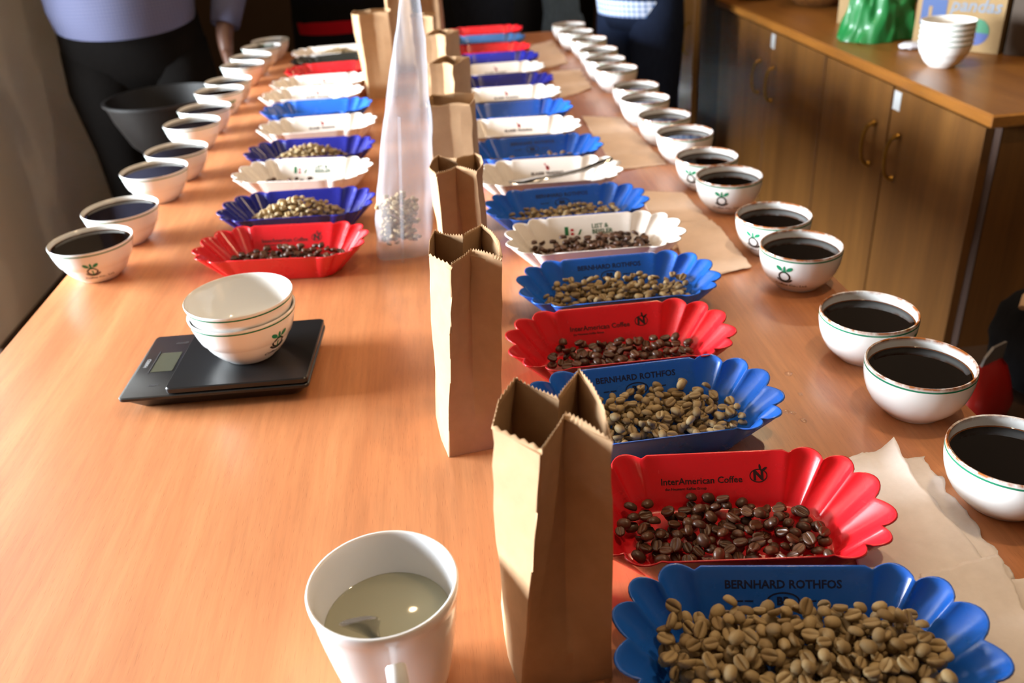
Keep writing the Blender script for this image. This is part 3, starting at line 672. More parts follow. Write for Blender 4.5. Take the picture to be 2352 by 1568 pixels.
# ------------------------------------------------------------------ clear plastic bag with beans
def clear_plastic():
    m = mat('clear_plastic_film', srgb(225, 230, 238), 0.18, spec=0.6)
    tr = nd(m, 'ShaderNodeBsdfTransparent'); tr.inputs[0].default_value = (0.95, 0.96, 0.98, 1)
    tl = nd(m, 'ShaderNodeBsdfTranslucent'); tl.inputs[0].default_value = srgb(226, 230, 238); m1 = nd(m, 'ShaderNodeMixShader'); m1.inputs[0].default_value = 0.45
    lk(m, pbsdf(m).outputs[0], m1.inputs[1]); lk(m, tl.outputs[0], m1.inputs[2])
    mx = nd(m, 'ShaderNodeMixShader'); mx.inputs[0].default_value = 0.25
    lk(m, tr.outputs[0], mx.inputs[1]); lk(m, m1.outputs[0], mx.inputs[2]); lk(m, mx.outputs[0], m.node_tree.nodes['Material Output'].inputs[0])
    return m
M_FILM = clear_plastic()
def plastic_bag():
    t = tag(empty('plastic_bag', (-0.070, 1.190, TH), R(2)), 'tall clear plastic bag with pale beans in its bottom, standing on the table', 'plastic bag')
    rings = []; n = 72
    for i in range(46):
        k = i / 45; z = 0.0006 + 0.385 * k
        wx = float(np.interp(z, [0, 0.1, 0.2, 0.25, 0.3, 0.35, 0.39], [0.040, 0.0385, 0.031, 0.025, 0.0195, 0.011, 0.013]))
        wy = 0.036 * (1 - k) ** 0.8 + 0.004
        if i == 0: wx *= 0.9; wy *= 0.5
        ring = []
        for j in range(n):
            a = 2 * math.pi * j / n; ca, sa = math.cos(a), math.sin(a)
            x = wx * math.copysign(abs(ca) ** 0.55, ca); y = wy * math.copysign(abs(sa) ** 0.6, sa)
            wr = noise.noise((x * 55, y * 55 + 3, z * 9)) * 0.0042 + abs(noise.noise((x * 90 + 7, y * 60, z * 22))) * 0.003
            wr *= min(1, k * 8)
            ring.append((x + ca * wr + 0.145 * z, y + sa * wr - 0.006 * k, z))
        rings.append(ring)
    MB().rings(rings, cap0=True, cap1=False).build('film', M_FILM, t, angle=28)
    seam = MB()
    seam.add([(-0.004 + 0.02 * k, -0.036 + 0.026 * k, 0.002 + 0.2 * k) for k in (0, .25, .5, .75, 1)] + [(0.0005 + 0.02 * k, -0.0395 + 0.026 * k, 0.002 + 0.2 * k) for k in (0, .25, .5, .75, 1)], [(i, i + 1, i + 6, i + 5) for i in range(4)])
    seam.build('seam', M_FILM, t)
    bs = pile(230, 77, 0.0, 0.0, 0.015, 0.012, 35, 3, 0.95, floor=lambda X, Y: 0.022 + 0.14 * np.maximum(0, np.hypot(X / 1.25, Y) - 0.022) * 3)
    T = Matrix.Translation((-0.070, 1.190, TH)) @ Matrix.Rotation(R(2), 4, 'Z')
    place_pile([b for b in bs if abs(b[0]) < 0.027 and abs(b[1]) < 0.022 and b[2] < 0.105], T, 'green', 'pale coffee beans lying in the bottom of the clear plastic bag')
plastic_bag()

# ------------------------------------------------------------------ kitchen scale with two nested bowls
M_SCALE = mat('black_plastic_shell', srgb(20, 20, 22), 0.32, spec=0.5); M_LCD = mat('unlit_display', srgb(78, 78, 66), 0.18); M_SCALE2 = mat('black_gloss_edge', srgb(14, 14, 16), 0.2)
sx, sy, srz = -0.2632, 0.8825, R(-2.6)
t = tag(empty('kitchen_scale', (sx, sy, TH), srz), 'flat black digital kitchen scale with two white bowls on it', 'scale')
def rrect(hx, hy, r, z, n=5):
    out = []
    for cx, cy, a0 in ((hx - r, hy - r, 0), (-hx + r, hy - r, 90), (-hx + r, -hy + r, 180), (hx - r, -hy + r, 270)):
        out += [(cx + r * math.cos(R(a0 + 90 * k / n)), cy + r * math.sin(R(a0 + 90 * k / n)), z) for k in range(n + 1)]
    return out
MB().rings([rrect(0.088, 0.054, 0.01, 0.0), rrect(0.090, 0.057, 0.01, 0.003), rrect(0.0965, 0.0655, 0.008, 0.013), rrect(0.1010, 0.0700, 0.006, 0.0165), rrect(0.1012, 0.0702, 0.006, 0.0195), rrect(0.1000, 0.0690, 0.005, 0.0205)]).build('scale_base', M_SCALE, t, angle=40)
pl = MB(); pl.rings([[(x + 0.0255, y, z) for x, y, z in rrect(0.0735, 0.0672, 0.005, 0.0208)], [(x + 0.0255, y, z) for x, y, z in rrect(0.0750, 0.0690, 0.005, 0.0222)], [(x + 0.0255, y, z) for x, y, z in rrect(0.0752, 0.0692, 0.005, 0.0268)], [(x + 0.0255, y, z) for x, y, z in rrect(0.0742, 0.0682, 0.005, 0.0280)]])
pl.build('weighing_platform', M_SCALE, t, angle=40)
MB().box((-0.0820, -0.017, 0.0204), (-0.0580, 0.026, 0.0208)).build('display', M_LCD, t, smooth=False)
MB().box((-0.0846, -0.020, 0.0204), (-0.0838, 0.030, 0.0210)).build('display_edge', M_PRINT_DIM, t, smooth=False)
def flatprint(body, size, cx, cy, rot, z, m, parent, nm='lettering'):
    vs, fs = text2d(body, size, 0, 0.0002); c, s = math.cos(rot), math.sin(rot)
    return MB().add([(cx + x * c - y * s, cy + x * s + y * c, z) for x, y in vs], fs).build(nm, m, parent, smooth=False)
flatprint('HARIO', 0.0062, -0.0915, 0.004, R(90), 0.0208, M_PRINT_LIGHT, t)
flatprint('on/off', 0.006, -0.064, 0.048, 0, 0.0208, M_PRINT_DIM, t); flatprint('start', 0.006, -0.070, -0.046, 0, 0.0208, M_PRINT_DIM, t)
c1 = at(547, 676, 0.1005)
empty_bowl(c1.x, c1.y, TH + 0.0282, 52, 'lower of two nested white bowls standing on the black scale', 'bowls on the scale', 1.0)
empty_bowl(c1.x, c1.y, TH + 0.0282 + 0.0160, 190, 'upper empty white bowl nested in another on the black scale', 'bowls on the scale', 1.0)

# ------------------------------------------------------------------ mug with a spoon
mx, my = -0.0655, 0.4215
t = tag(empty('mug', (mx, my, TH), R(0)), 'white ceramic mug of cloudy water in the foreground', 'mug')
MUG_O = [(0.029, 0.0), (0.031, 0.0012), (0.0335, 0.004), (0.0375, 0.02), (0.0415, 0.042), (0.0450, 0.064), (0.0470, 0.080), (0.0474, 0.0850), (0.0479, 0.0862), (0.0486, 0.0900), (0.0488, 0.0940), (0.0482, 0.0955)]
MUG_I = [(0.0470, 0.0955), (0.0462, 0.0940), (0.0450, 0.085), (0.0425, 0.066), (0.0395, 0.046), (0.035, 0.022), (0.030, 0.008), (0.02, 0.005), (0.001, 0.0048)]
M_MUG = mat('white_mug_glaze', srgb(236, 237, 240), 0.1, coat=0.4, Coat_Roughness=0.04)
MB().lathe(MUG_O + MUG_I, 72).build('mug_body', M_MUG, t, angle=70)
zl = 0.0625; rl = prof_r(MUG_I[::-1], zl)
MB().lathe([(rl - 0.0001, zl + 0.0005), (rl - 0.001, zl), (0.001, zl)], 60, cap0=False).build('cloudy_water', M_TEA, t)
ha = R(-82)
hp = []
for k in range(15):
    u = k / 14; a = R(75 - 150 * u)
    rr = 0.0425 + 0.033 * max(0, math.cos(a)) ** 0.7 - 0.004 * u; hp.append((rr * math.cos(ha), rr * math.sin(ha), 0.0480 + 0.0310 * math.sin(a) / math.sin(R(75))))
MB().tube(hp, [0.0062] * 15, 12, flat=0.8).build('handle', M_MUG, t)
sp = tag(empty('teaspoon', (mx, my, TH)), 'steel teaspoon leaning in the foreground mug', 'spoon')
# steep handle ending just below the near rim
b0 = Vector((0.0, 0.012, 0.010)); b1 = Vector((-0.0135, -0.0335, 0.0990))
dr = (b1 - b0); sd = Vector((1, 0.08, 0)).normalized(); nn = dr.normalized().cross(sd).normalized()
rings = []
for k, wv, th in ((0.0, 0.004, 0.002), (0.05, 0.0085, 0.003), (0.18, 0.0105, 0.003), (0.30, 0.007, 0.002), (0.36, 0.0032, 0.0016), (0.6, 0.0032, 0.0014), (0.75, 0.0065, 0.0014), (0.90, 0.0115, 0.0016), (0.97, 0.0118, 0.0018), (1.0, 0.0095, 0.0014)):
    p = b0 + dr * k; rings.append([tuple(p + sd * wv * math.cos(2 * math.pi * q / 12) + nn * th * math.sin(2 * math.pi * q / 12)) for q in range(12)])
MB().rings(rings).build('spoon_body', M_CHROME, sp, angle=60)

# spoon in the white tray
T = SPOON_T
sp = tag(empty('tray_spoon'), 'metal spoon lying across the white tray of the right row', 'spoon'); sp.matrix_world = T
rings = []
A = [(-0.066, 0.004, 0.0195), (-0.058, 0.006, 0.0175), (-0.042, 0.008, 0.0165), (-0.024, 0.010, 0.0185), (-0.010, 0.011, 0.0205), (0.02, 0.012, 0.0240), (0.06, 0.012, 0.031), (0.085, 0.016, 0.0385), (0.102, 0.018, 0.0425), (0.108, 0.019, 0.044)]
W_ = [0.006, 0.016, 0.021, 0.016, 0.0065, 0.006, 0.0075, 0.0098, 0.0100, 0.006]
for p, wv in zip(A, W_): rings.append([(p[0] - 0.2 * wv * math.cos(2 * math.pi * q / 12), p[1] + wv * math.cos(2 * math.pi * q / 12), p[2] + 0.0026 * math.sin(2 * math.pi * q / 12) + 0.0040) for q in range(12)])
MB().rings(rings).build('spoon_body', M_CHROME, sp, angle=60)

# ------------------------------------------------------------------ paper sheets and water drops
def sheet(name, corners, label, m, seed, n=34, edge=0.004, lift=0.0025, z=0.0004, ripple=0.0008, curl=0.0, grp='loose paper sheets'):
    P = [at(*c) for c in corners]; vs = []; fs = []
    for i in range(n + 1):
        for j in range(n + 1):
            u, v = i / n, j / n
            p = P[0] * (1 - u) * (1 - v) + P[1] * u * (1 - v) + P[2] * u * v + P[3] * (1 - u) * v
            eb = max(0, 1 - 8 * min(u, 1 - u, v, 1 - v))
            e = Vector((noise.noise((p.x * 70, p.y * 70, seed)), noise.noise((p.x * 70, p.y * 70, seed + 9)), 0)) * edge * eb
            zz = z + lift * max(0, noise.noise((p.x * 14, p.y * 14, seed + 4))) + ripple * (0.5 + 0.5 * math.sin(p.y * 420 + 60 * noise.noise((p.x * 20, p.y * 20, seed)))) * eb
            zz += curl * max(0, u - 0.75) ** 2 * 16 * max(0, 0.4 - v) ** 2 * 6
            vs.append((p.x + e.x, p.y + e.y, TH + zz))
    fs = [(i * (n + 1) + j, (i + 1) * (n + 1) + j, (i + 1) * (n + 1) + j + 1, i * (n + 1) + j + 1) for i in range(n) for j in range(n)]
    c = sum((Vector(v) for v in vs), Vector()) / len(vs); c.z = TH
    o = MB().add([Vector(v) - c for v in vs], fs).build(name, m, None, True, None, tuple(c))
    so = o.modifiers.new('paper', 'SOLIDIFY'); so.thickness = 0.0002; so.offset = 1
    return tag(o, label, 'paper', grp)
sheet('paper_napkin', [(1870, 1070), (2120, 1050), (2335, 1330), (2090, 1420)], 'lower white tissue sheet with a wavy edge beside the nearest trays', M_NAPKIN, 1, edge=0.006, ripple=0.0016)
sheet('paper_napkin', [(1880, 1075), (2045, 1035), (2290, 1330), (2020, 1420)], 'upper white tissue sheet with a raised corner beside the red tray', M_NAPKIN, 2, z=0.0024, lift=0.003, edge=0.003, curl=0.012)
sheet('paper_napkin', [(2110, 1330), (2290, 1285), (2420, 1560), (2200, 1640)], 'crinkled white tissue sheet at the right of the nearest blue tray', M_NAPKIN, 3, z=0.0050, lift=0.003, edge=0.003, ripple=0.001)
sheet('paper_napkin', [(2290, 1330), (2370, 1330), (2460, 1620), (2330, 1640)], 'small tissue corner at the right edge below the cut off bowl', M_NAPKIN, 4, z=0.0010, edge=0.004, ripple=0.0014)
sheet('baking_paper', [(1460, 440), (1570, 442), (1650, 530), (1545, 575)], 'cream paper sheet beside the blue tray in the right row', M_TANPAPER, 5, edge=0.002)
sheet('baking_paper', [(1540, 515), (1635, 508), (1727, 618), (1580, 648)], 'cream paper sheet with a pointed corner near the emblem bowl', M_TANPAPER, 6, z=0.0024, edge=0.002, lift=0.004)
sheet('baking_paper', [(1335, 268), (1425, 270), (1532, 378), (1415, 392)], 'tan paper sheet right of the spoon tray', M_TANPAPER, 7, edge=0.003)
sheet('baking_paper', [(1262, 166), (1333, 163), (1360, 205), (1285, 226)], 'small curled tan paper between far trays and right bowls', M_TANPAPER, 8, edge=0.006, lift=0.008)
sheet('baking_paper', [(1212, 106), (1268, 93), (1306, 146), (1248, 158)], 'farthest crumpled tan paper beside the right bowls', M_TANPAPER, 9, edge=0.006, lift=0.010)
mw = mat('water', (1, 1, 1, 1), 0.02)
_t = nd(mw, 'ShaderNodeBsdfTransparent'); _t.inputs[0].default_value = (0.98, 0.96, 0.94, 1); _g = nd(mw, 'ShaderNodeBsdfGlossy'); _g.inputs['Roughness'].default_value = 0.12; _x = nd(mw, 'ShaderNodeMixShader'); _x.inputs[0].default_value = 0.14
lk(mw, _t.outputs[0], _x.inputs[1]); lk(mw, _g.outputs[0], _x.inputs[2]); lk(mw, _x.outputs[0], mw.node_tree.nodes['Material Output'].inputs[0])
for k, (px, py, r, lab) in enumerate(((1792, 903, 0.0055, 'largest water drop on the table beside the blue tray'), (1811, 858, 0.0042, 'water drop nearest the far side of the spill'), (1806, 945, 0.0035, 'small water drop in front of the largest drop'), (1822, 948, 0.0030, 'small water drop right of another drop'), (1846, 965, 0.0036, 'flat water drop at the near end of the spill'), (1838, 905, 0.003, 'tiny water drop right of the largest drop'))):
    c = at(px, py); prof = [(r, 0.00005), (r * 0.96, r * 0.10), (r * 0.8, r * 0.22), (r * 0.45, r * 0.31), (0.0002, r * 0.33)]
    mb = MB(); mb.rings(cap0=False, rings=[[(q * math.cos(2 * math.pi * j / 20) * (1 + 0.2 * math.sin(2 * math.pi * j / 10 + k)), q * math.sin(2 * math.pi * j / 20) * (1.15 + 0.15 * math.sin(2 * math.pi * j / 6.67)), z) for j in range(20)] for q, z in prof])
    tag(mb.build('water_drop', mw, None, True, 80, (c.x, c.y, TH)), lab, 'water drop', 'water drops')

# ------------------------------------------------------------------ cabinet on the right
CX = 1.046; CQ = 0.024; CZ = TH + CQ
CD = [1.545, 1.932, 2.304, 2.712, 3.206]
t = tag(empty('low_cabinet', (0, 0, 0)), 'low brown wooden cabinet with four doors along the right wall', 'cabinet')
MB().box((CX + 0.02, CD[0], 0.06), (XR - 0.006, CD[0] + 0.02, CZ - 0.026)).box((CX + 0.02, CD[-1] - 0.02, 0.06), (XR - 0.006, CD[-1], CZ - 0.026)).box((CX + 0.02, CD[0], 0.06), (XR - 0.006, CD[-1], 0.08)).box((XR - 0.02, CD[0], 0.06), (XR - 0.006, CD[-1], CZ - 0.026)).build('carcass', M_CAB, t, smooth=False)
MB().box((CX + 0.019, CD[0] + 0.0, 0.06), (CX + 0.0215, CD[-1], CZ - 0.026)).build('recess_panel', M_EDGE, t, smooth=False)
MB().box((CX + 0.05, CD[0] + 0.02, 0.0), (XR - 0.02, CD[-1] - 0.02, 0.06)).build('plinth', M_DARKWOOD, t, smooth=False)
MB().box((CX - 0.020, CD[0] - 0.02, CZ - 0.026), (XR - 0.006, CD[-1] + 0.01, CZ), bev=0.004).build('cabinet_top', M_CABTOP, t)
for k in range(4):
    y0, y1 = CD[k] + (0.022 if k == 0 else 0.004), CD[k + 1] - 0.004
    d = MB().box((CX, y0, 0.075), (CX + 0.019, y1, CZ - 0.036), bev=0.001).build('door', M_CAB, t)
    hy = (y1 - 0.055) if k in (0, 2) else (y0 + 0.055)
    zc = CZ - 0.185
    pts = []
    for q in range(13):
        a = R(-90 + 180 * q / 12); pts.append((CX - 0.004 - 0.026 * math.cos(a) ** 0.6, hy, zc + 0.050 * math.sin(a)))
    hd = MB().tube(pts, [0.0042, 0.0050, 0.0046, 0.0042, 0.004, 0.004, 0.004, 0.004, 0.004, 0.0042, 0.0046, 0.0050, 0.0042], 10)
    for s in (-1, 1): hd.add([(CX - 0.006 + 0.008 * math.cos(2 * math.pi * j / 10) * 0 - (0.006 if i else 0), hy + 0.0085 * (0.7 if i else 1) * math.cos(2 * math.pi * j / 10), zc + s * 0.050 + 0.0085 * (0.7 if i else 1) * math.sin(2 * math.pi * j / 10)) for i in (0, 1) for j in range(10)], [(j, (j + 1) % 10, 10 + (j + 1) % 10, 10 + j) for j in range(10)] + [tuple(range(10, 20))])
    hd.build('handle', M_BRASS, d)
    if k in (0, 2):
        MB().box((CX - 0.0012, y1 - 0.036, CZ - 0.084), (CX - 0.0004, y1 - 0.004, CZ - 0.042)).build('label_sticker', mat('white_sticker', srgb(186, 188, 188), 0.6), d, smooth=False)
# the cabinet beyond, and a dark upright between
t = tag(empty('far_cabinet', (0, 0, 0)), 'second brown cabinet beyond the dark upright near the far wall', 'cabinet')
MB().box((CX + 0.02, 3.53, 0.05), (XR - 0.006, 3.99, CZ + 0.06)).build('carcass', M_CAB, t, smooth=False)
d = MB().box((CX, 3.532, 0.07), (CX + 0.019, 3.985, CZ + 0.055), bev=0.001).build('door', M_CAB, t)
MB().tube([(CX - 0.004 - 0.03 * math.cos(R(-90 + 15 * q)) ** 0.6, 3.575, CZ - 0.20 + 0.06 * math.sin(R(-90 + 15 * q))) for q in range(13)], 0.0045, 10).build('handle', M_BRASS, d)
t = tag(empty('dark_cupboard', (0, 0, 0)), 'dark brown wooden upright standing between the two cabinets', 'cupboard')
MB().box((CX + 0.03, 3.235, 0.0), (XR - 0.006, 3.51, CZ + 0.5), bev=0.003).build('carcass', M_DARKWOOD, t)
MB().box((CX + 0.014, 3.24, 0.04), (CX + 0.029, 3.505, CZ + 0.48), bev=0.001).build('door', M_DARKWOOD, t)

# things on the cabinet
sb = at(2162, 152, CQ)
for k in range(5):
    empty_bowl(sb.x, sb.y, CZ + 0.0112 * k + 0.0003, 200 + 35 * k, ['lowest', 'second lowest', 'middle', 'second highest', 'topmost'][k] + ' white bowl of the stack on the cabinet', 'stack of bowls on the cabinet')
def flat_on(origin, ux, uz, nrm, shape, m, nm, parent, off=0.0008):
    o = Vector(origin); vs = [tuple(o + Vector(ux) * u + Vector(uz) * v + Vector(nrm) * off) for u, v in shape[0]]
    return MB().add(vs, shape[1]).build(nm, m, parent, smooth=False)
pa, pb = at(2140, 112, CQ), at(2290, 126, CQ); ux = (pb - pa).normalized(); ny = Vector((-ux.y, ux.x, 0)); 
t = tag(empty('cardboard_box', (0, 0, 0)), 'printed cardboard box behind the stack of bowls on the cabinet', 'box')
pa = pb - ux * 0.205; L, Dp, Hh = 0.205, 0.13, 0.26
c4 = [pa, pb, pb + ny * Dp, pa + ny * Dp]
MB().add([(p.x, p.y, CZ + 0.001 + z) for z in (0, Hh) for p in c4], [(3, 2, 1, 0), (4, 5, 6, 7), (0, 1, 5, 4), (1, 2, 6, 5), (2, 3, 7, 6), (3, 0, 4, 7)]).build('carton', M_CARTON, t, smooth=False)
nrm = -ny; org = Vector((pa.x, pa.y, CZ + 0.001))
flat_on(org, ux, (0, 0, 1), nrm, poly2d([(0.012, 0.055), (0.072, 0.055), (0.072, 0.115), (0.012, 0.115)]), M_PRINT_BLUE, 'printed_block', t)
flat_on(org, ux, (0, 0, 1), nrm, poly2d([(0.030, 0.06), (0.038, 0.06), (0.038, 0.098), (0.030, 0.098)]), M_CARTON, 'printed_gap', t, 0.0012)
tv, tf = text2d('pandas', 0.042, 0.2, 0.0006)
flat_on(org, ux, (0, 0, 1), nrm, ([(x + 0.138, y + 0.103) for x, y in tv], tf), M_PRINT_PALEBLUE, 'lettering', t)
dv, df = ell2d(0.148, 0.046, 0.030, 0.030, 0, 28); flat_on(org, ux, (0, 0, 1), nrm, (dv, df), mat('round_logo_blue', srgb(44, 62, 122), 0.6), 'round_logo', t)
flat_on(org, ux, (0, 0, 1), nrm, poly2d([(0.148 + 0.030 * math.cos(R(a)), 0.046 + 0.030 * math.sin(R(a))) for a in range(-5, 190, 13)]), mat('round_logo_green', srgb(30, 104, 70), 0.6), 'round_logo_top', t, 0.0012)
flat_on(org, ux, (0, 0, 1), nrm, poly2d([(0.055, 0.13), (0.075, 0.13), (0.075, 0.15), (0.055, 0.15)]), M_PRINT_RED, 'printed_spot', t)
t = tag(empty('dark_box', (0, 0, 0)), 'dark brown box right of the printed cardboard box', 'box')
q0 = pb + ux * 0.012 + ny * 0.004; q4 = [q0, q0 + ux * 0.15, q0 + ux * 0.15 + ny * 0.09, q0 + ny * 0.09]; q4 = [Vector((min(p.x, XR - 0.02), p.y, 0)) for p in q4]
MB().add([(p.x, p.y, CZ + 0.001 + z) for z in (0, 0.24) for p in q4], [(3, 2, 1, 0), (4, 5, 6, 7), (0, 1, 5, 4), (1, 2, 6, 5), (2, 3, 7, 6), (3, 0, 4, 7)]).build('carton', mat('dark_brown_board', srgb(58, 42, 26), 0.7), t, smooth=False)
# green shopping bag
def crumple(name, loc, sx, sy, sz, m, seed, amp, freq, label, cat, group=None, z0=0.0, pinch=0.0, parent=None, n=64):
    rings = []; mm = n // 2
    for i in range(mm + 1):
        ph = math.pi * i / mm; z = -math.cos(ph); r = max(0.02, math.sin(ph)) ** 0.6
        ring = []
        for j in range(n):
            a = 2 * math.pi * j / n; dx, dy = r * math.cos(a), r * math.sin(a)
            f = 1 + amp * (1 - 2 * abs(noise.noise((dx * freq, dy * freq, z * freq + seed)))) * 0.6 + amp * 0.5 * noise.noise((dx * freq * 2.3, dy * freq * 2.3, z * freq * 2.3 + seed))
            tp = 1 - pinch * max(0, (z + 1) / 2) ** 1.2
            ring.append((dx * sx * f * tp, dy * sy * f * tp, max(0.0, (z + 1) / 2 * sz * (0.9 + 0.1 * f))))
        rings.append(ring)
    o = MB().rings(rings).build(name, m, parent, True, 50, loc)
    return tag(o, label, cat, group) if label else o
M_GREENBAG = mat('green_polythene', srgb(8, 106, 46), 0.5, Transmission_Weight=0.0, coat=0.2)
gb = at(2040, 98, CQ)
rg = []; n = 120
for i in range(30):
    k = i / 29; z = 0.26 * k; ring = []
    for j in range(n):
        a = 2 * math.pi * j / n; ca, sa = math.cos(a), math.sin(a)
        r1 = 1 - 2 * abs(noise.noise((ca * 1.3, sa * 1.3, k * 1.6 + 3))); r2 = 1 - 2 * abs(noise.noise((ca * 2.9 + 4, sa * 2.9, k * 3.4 + 1))); r3 = noise.noise((ca * 6, sa * 6, k * 7))
        r = (0.100 - 0.026 * k) * (0.70 + 0.26 * r1 + 0.20 * r2 * (0.4 + k) + 0.05 * r3) * (1 + 0.22 * max(0, 1 - 4 * k))
        ring.append((r * ca * 0.92, r * sa * 0.74, max(0.0005, z + 0.022 * r2 * min(1, k * 3) + 0.006 * r3)))
    rg.append(ring)
tag(MB().rings(rg).build('plastic_carrier_bag', M_GREENBAG, None, True, 55, (gb.x + 0.008, gb.y + 0.075, CZ + 0.0005)), 'crumpled bright green plastic bag on the cabinet', 'plastic bag')
M_WRAP = mat('white_wrapper', srgb(214, 214, 224), 0.5)
wr = at(2098, 112, CQ); crumple('crumpled_wrapper', (wr.x, wr.y, CZ + 0.0005), 0.030, 0.018, 0.016, M_WRAP, 8.0, 0.5, 3.0, 'small white crumpled wrapper beside the stack of bowls', 'wrapper', n=24)
wr = at(1996, 96, CQ); crumple('crumpled_wrapper', (wr.x, wr.y, CZ + 0.0005), 0.022, 0.015, 0.012, M_WRAP, 5.0, 0.5, 3.0, 'white scrap under the edge of the green bag', 'wrapper', n=24)
# small carton and wooden bowl
p0, p1 = at(1922, 53, CQ), at(1957, 62, CQ); ux = (p1 - p0).normalized(); ny = Vector((-ux.y, ux.x, 0))
t = tag(empty('small_carton', (0, 0, 0)), 'narrow tan carton left of the green bag on the cabinet', 'box'); c4 = [p0, p0 + ux * 0.10, p0 + ux * 0.10 + ny * 0.07, p0 + ny * 0.07]
MB().add([(p.x, p.y, CZ + 0.001 + z) for z in (0, 0.2) for p in c4], [(3, 2, 1, 0), (4, 5, 6, 7), (0, 1, 5, 4), (1, 2, 6, 5), (2, 3, 7, 6), (3, 0, 4, 7)]).build('carton', M_CARTON, t, smooth=False)
M_BASKET = wood('dark_basket_wood', srgb(78, 46, 18), srgb(102, 62, 24), srgb(128, 82, 34), grain=(60, 60, 10), rough=0.5, coat=0, pores=False)
t = tag(empty('wooden_bowl', (1.275, 2.90, CZ)), 'large round dark wooden bowl at the far end of the cabinet', 'bowl')
MB().lathe([(0.055, 0.0), (0.075, 0.004), (0.105, 0.030), (0.125, 0.065), (0.130, 0.090), (0.122, 0.090), (0.115, 0.066), (0.09, 0.03), (0.05, 0.014), (0.002, 0.012)], 48).build('bowl_body', M_BASKET, t)
t = tag(empty('dark_dish', (1.14, 3.12, CZ)), 'small black dish at the far corner of the cabinet', 'dish')
MB().lathe([(0.035, 0.0), (0.045, 0.003), (0.058, 0.018), (0.062, 0.034), (0.058, 0.034), (0.052, 0.018), (0.03, 0.008), (0.001, 0.007)], 32).build('dish_body', M_SCALE, t)

# stool with a red packet and a black bag between table and cabinet
t = tag(empty('stool', (0.86, 1.12, 0)), 'dark wooden stool between the table and the cabinet', 'stool')
MB().box((-0.19, -0.18, 0.42), (0.17, 0.18, 0.45), bev=0.004).build('seat', M_DARKWOOD, t)
for a in (-0.17, 0.12):
    for b in (-0.16, 0.12): MB().box((a, b, 0), (a + 0.035, b + 0.035, 0.42), bev=0.002).build('leg', M_DARKWOOD, t)
M_RED = mat('red_foil', srgb(150, 20, 16), 0.3, coat=0.2); M_SILV = mat('grey_foil', srgb(120, 116, 116), 0.35, metal=0.4)
t = tag(empty('snack_packet', (0.800, 1.07, 0.4505), R(25)), 'upright red foil packet with grey seal beyond the right bowls', 'packet')
rg = []
for z, wx, wy in ((0.0, 0.042, 0.026), (0.008, 0.047, 0.030), (0.04, 0.051, 0.032), (0.075, 0.045, 0.024), (0.100, 0.034, 0.012), (0.112, 0.026, 0.004)):
    rg.append([(wx * math.copysign(abs(math.cos(2 * math.pi * j / 24)) ** 0.6, math.cos(2 * math.pi * j / 24)) + 0.004 * noise.noise((j, z * 40, 2)) - 0.02 * z, wy * math.sin(2 * math.pi * j / 24) + 0.004 * noise.noise((j * 0.7, z * 50, 7)), z) for j in range(24)])
MB().rings(rg).build('packet_body', M_RED, t)
MB().rings([[(x * k + q, y, z) for x, y in ((-0.028, -0.002), (0.024, -0.002), (0.024, 0.002), (-0.028, 0.002))] for z, k, q in ((0.110, 1, 0), (0.125, 0.9, 0.004), (0.138, 0.6, 0.012))]).build('top_seal', M_SILV, t, smooth=False)
M_BLACKCLOTH = cloth('black_fabric', srgb(18, 17, 18))
t = tag(empty('black_handbag', (0.945, 1.15, 0.4505)), 'black bag with a tan piped edge at the right edge of the photo', 'bag')
crumple('bag_body', (0, 0, 0), 0.075, 0.085, 0.17, M_BLACKCLOTH, 4.0, 0.12, 1.6, None, None, parent=t, n=40)
MB().tube([(-0.07 + 0.14 * k / 10, -0.02 + 0.02 * math.sin(k), 0.165 + 0.035 * math.sin(math.pi * k / 10)) for k in range(11)], 0.006, 8).build('piping', mat('tan_piping', srgb(176, 140, 104), 0.6), t)

# spittoon stand beside the table
M_DARKMETAL = mat('dark_worn_metal', srgb(12, 8, 6), 0.55, metal=0.0, spec=0.2)
t = tag(empty('spittoon', (-0.742, 2.50, 0)), 'dark metal basin on a stand between the table and the standing man', 'basin')
MB().lathe([(0.03, TH - 0.20), (0.06, TH - 0.185), (0.11, TH - 0.13), (0.140, TH - 0.06), (0.152, TH - 0.018), (0.158, TH - 0.016), (0.158, TH - 0.010), (0.150, TH - 0.010), (0.136, TH - 0.06), (0.105, TH - 0.125), (0.05, TH - 0.175), (0.002, TH - 0.182)], 56).build('basin', M_DARKMETAL, t)
MB().lathe([(0.022, 0.02), (0.022, TH - 0.20)], 20).build('stand_post', M_DARKMETAL, t)
MB().lathe([(0.034, TH - 0.24), (0.038, TH - 0.235), (0.038, TH - 0.205), (0.03, TH - 0.20)], 24).build('collar', M_CHROME, t)
MB().lathe([(0.13, 0.0), (0.135, 0.006), (0.13, 0.016), (0.02, 0.03)], 40).build('foot_plate', M_DARKMETAL, t)

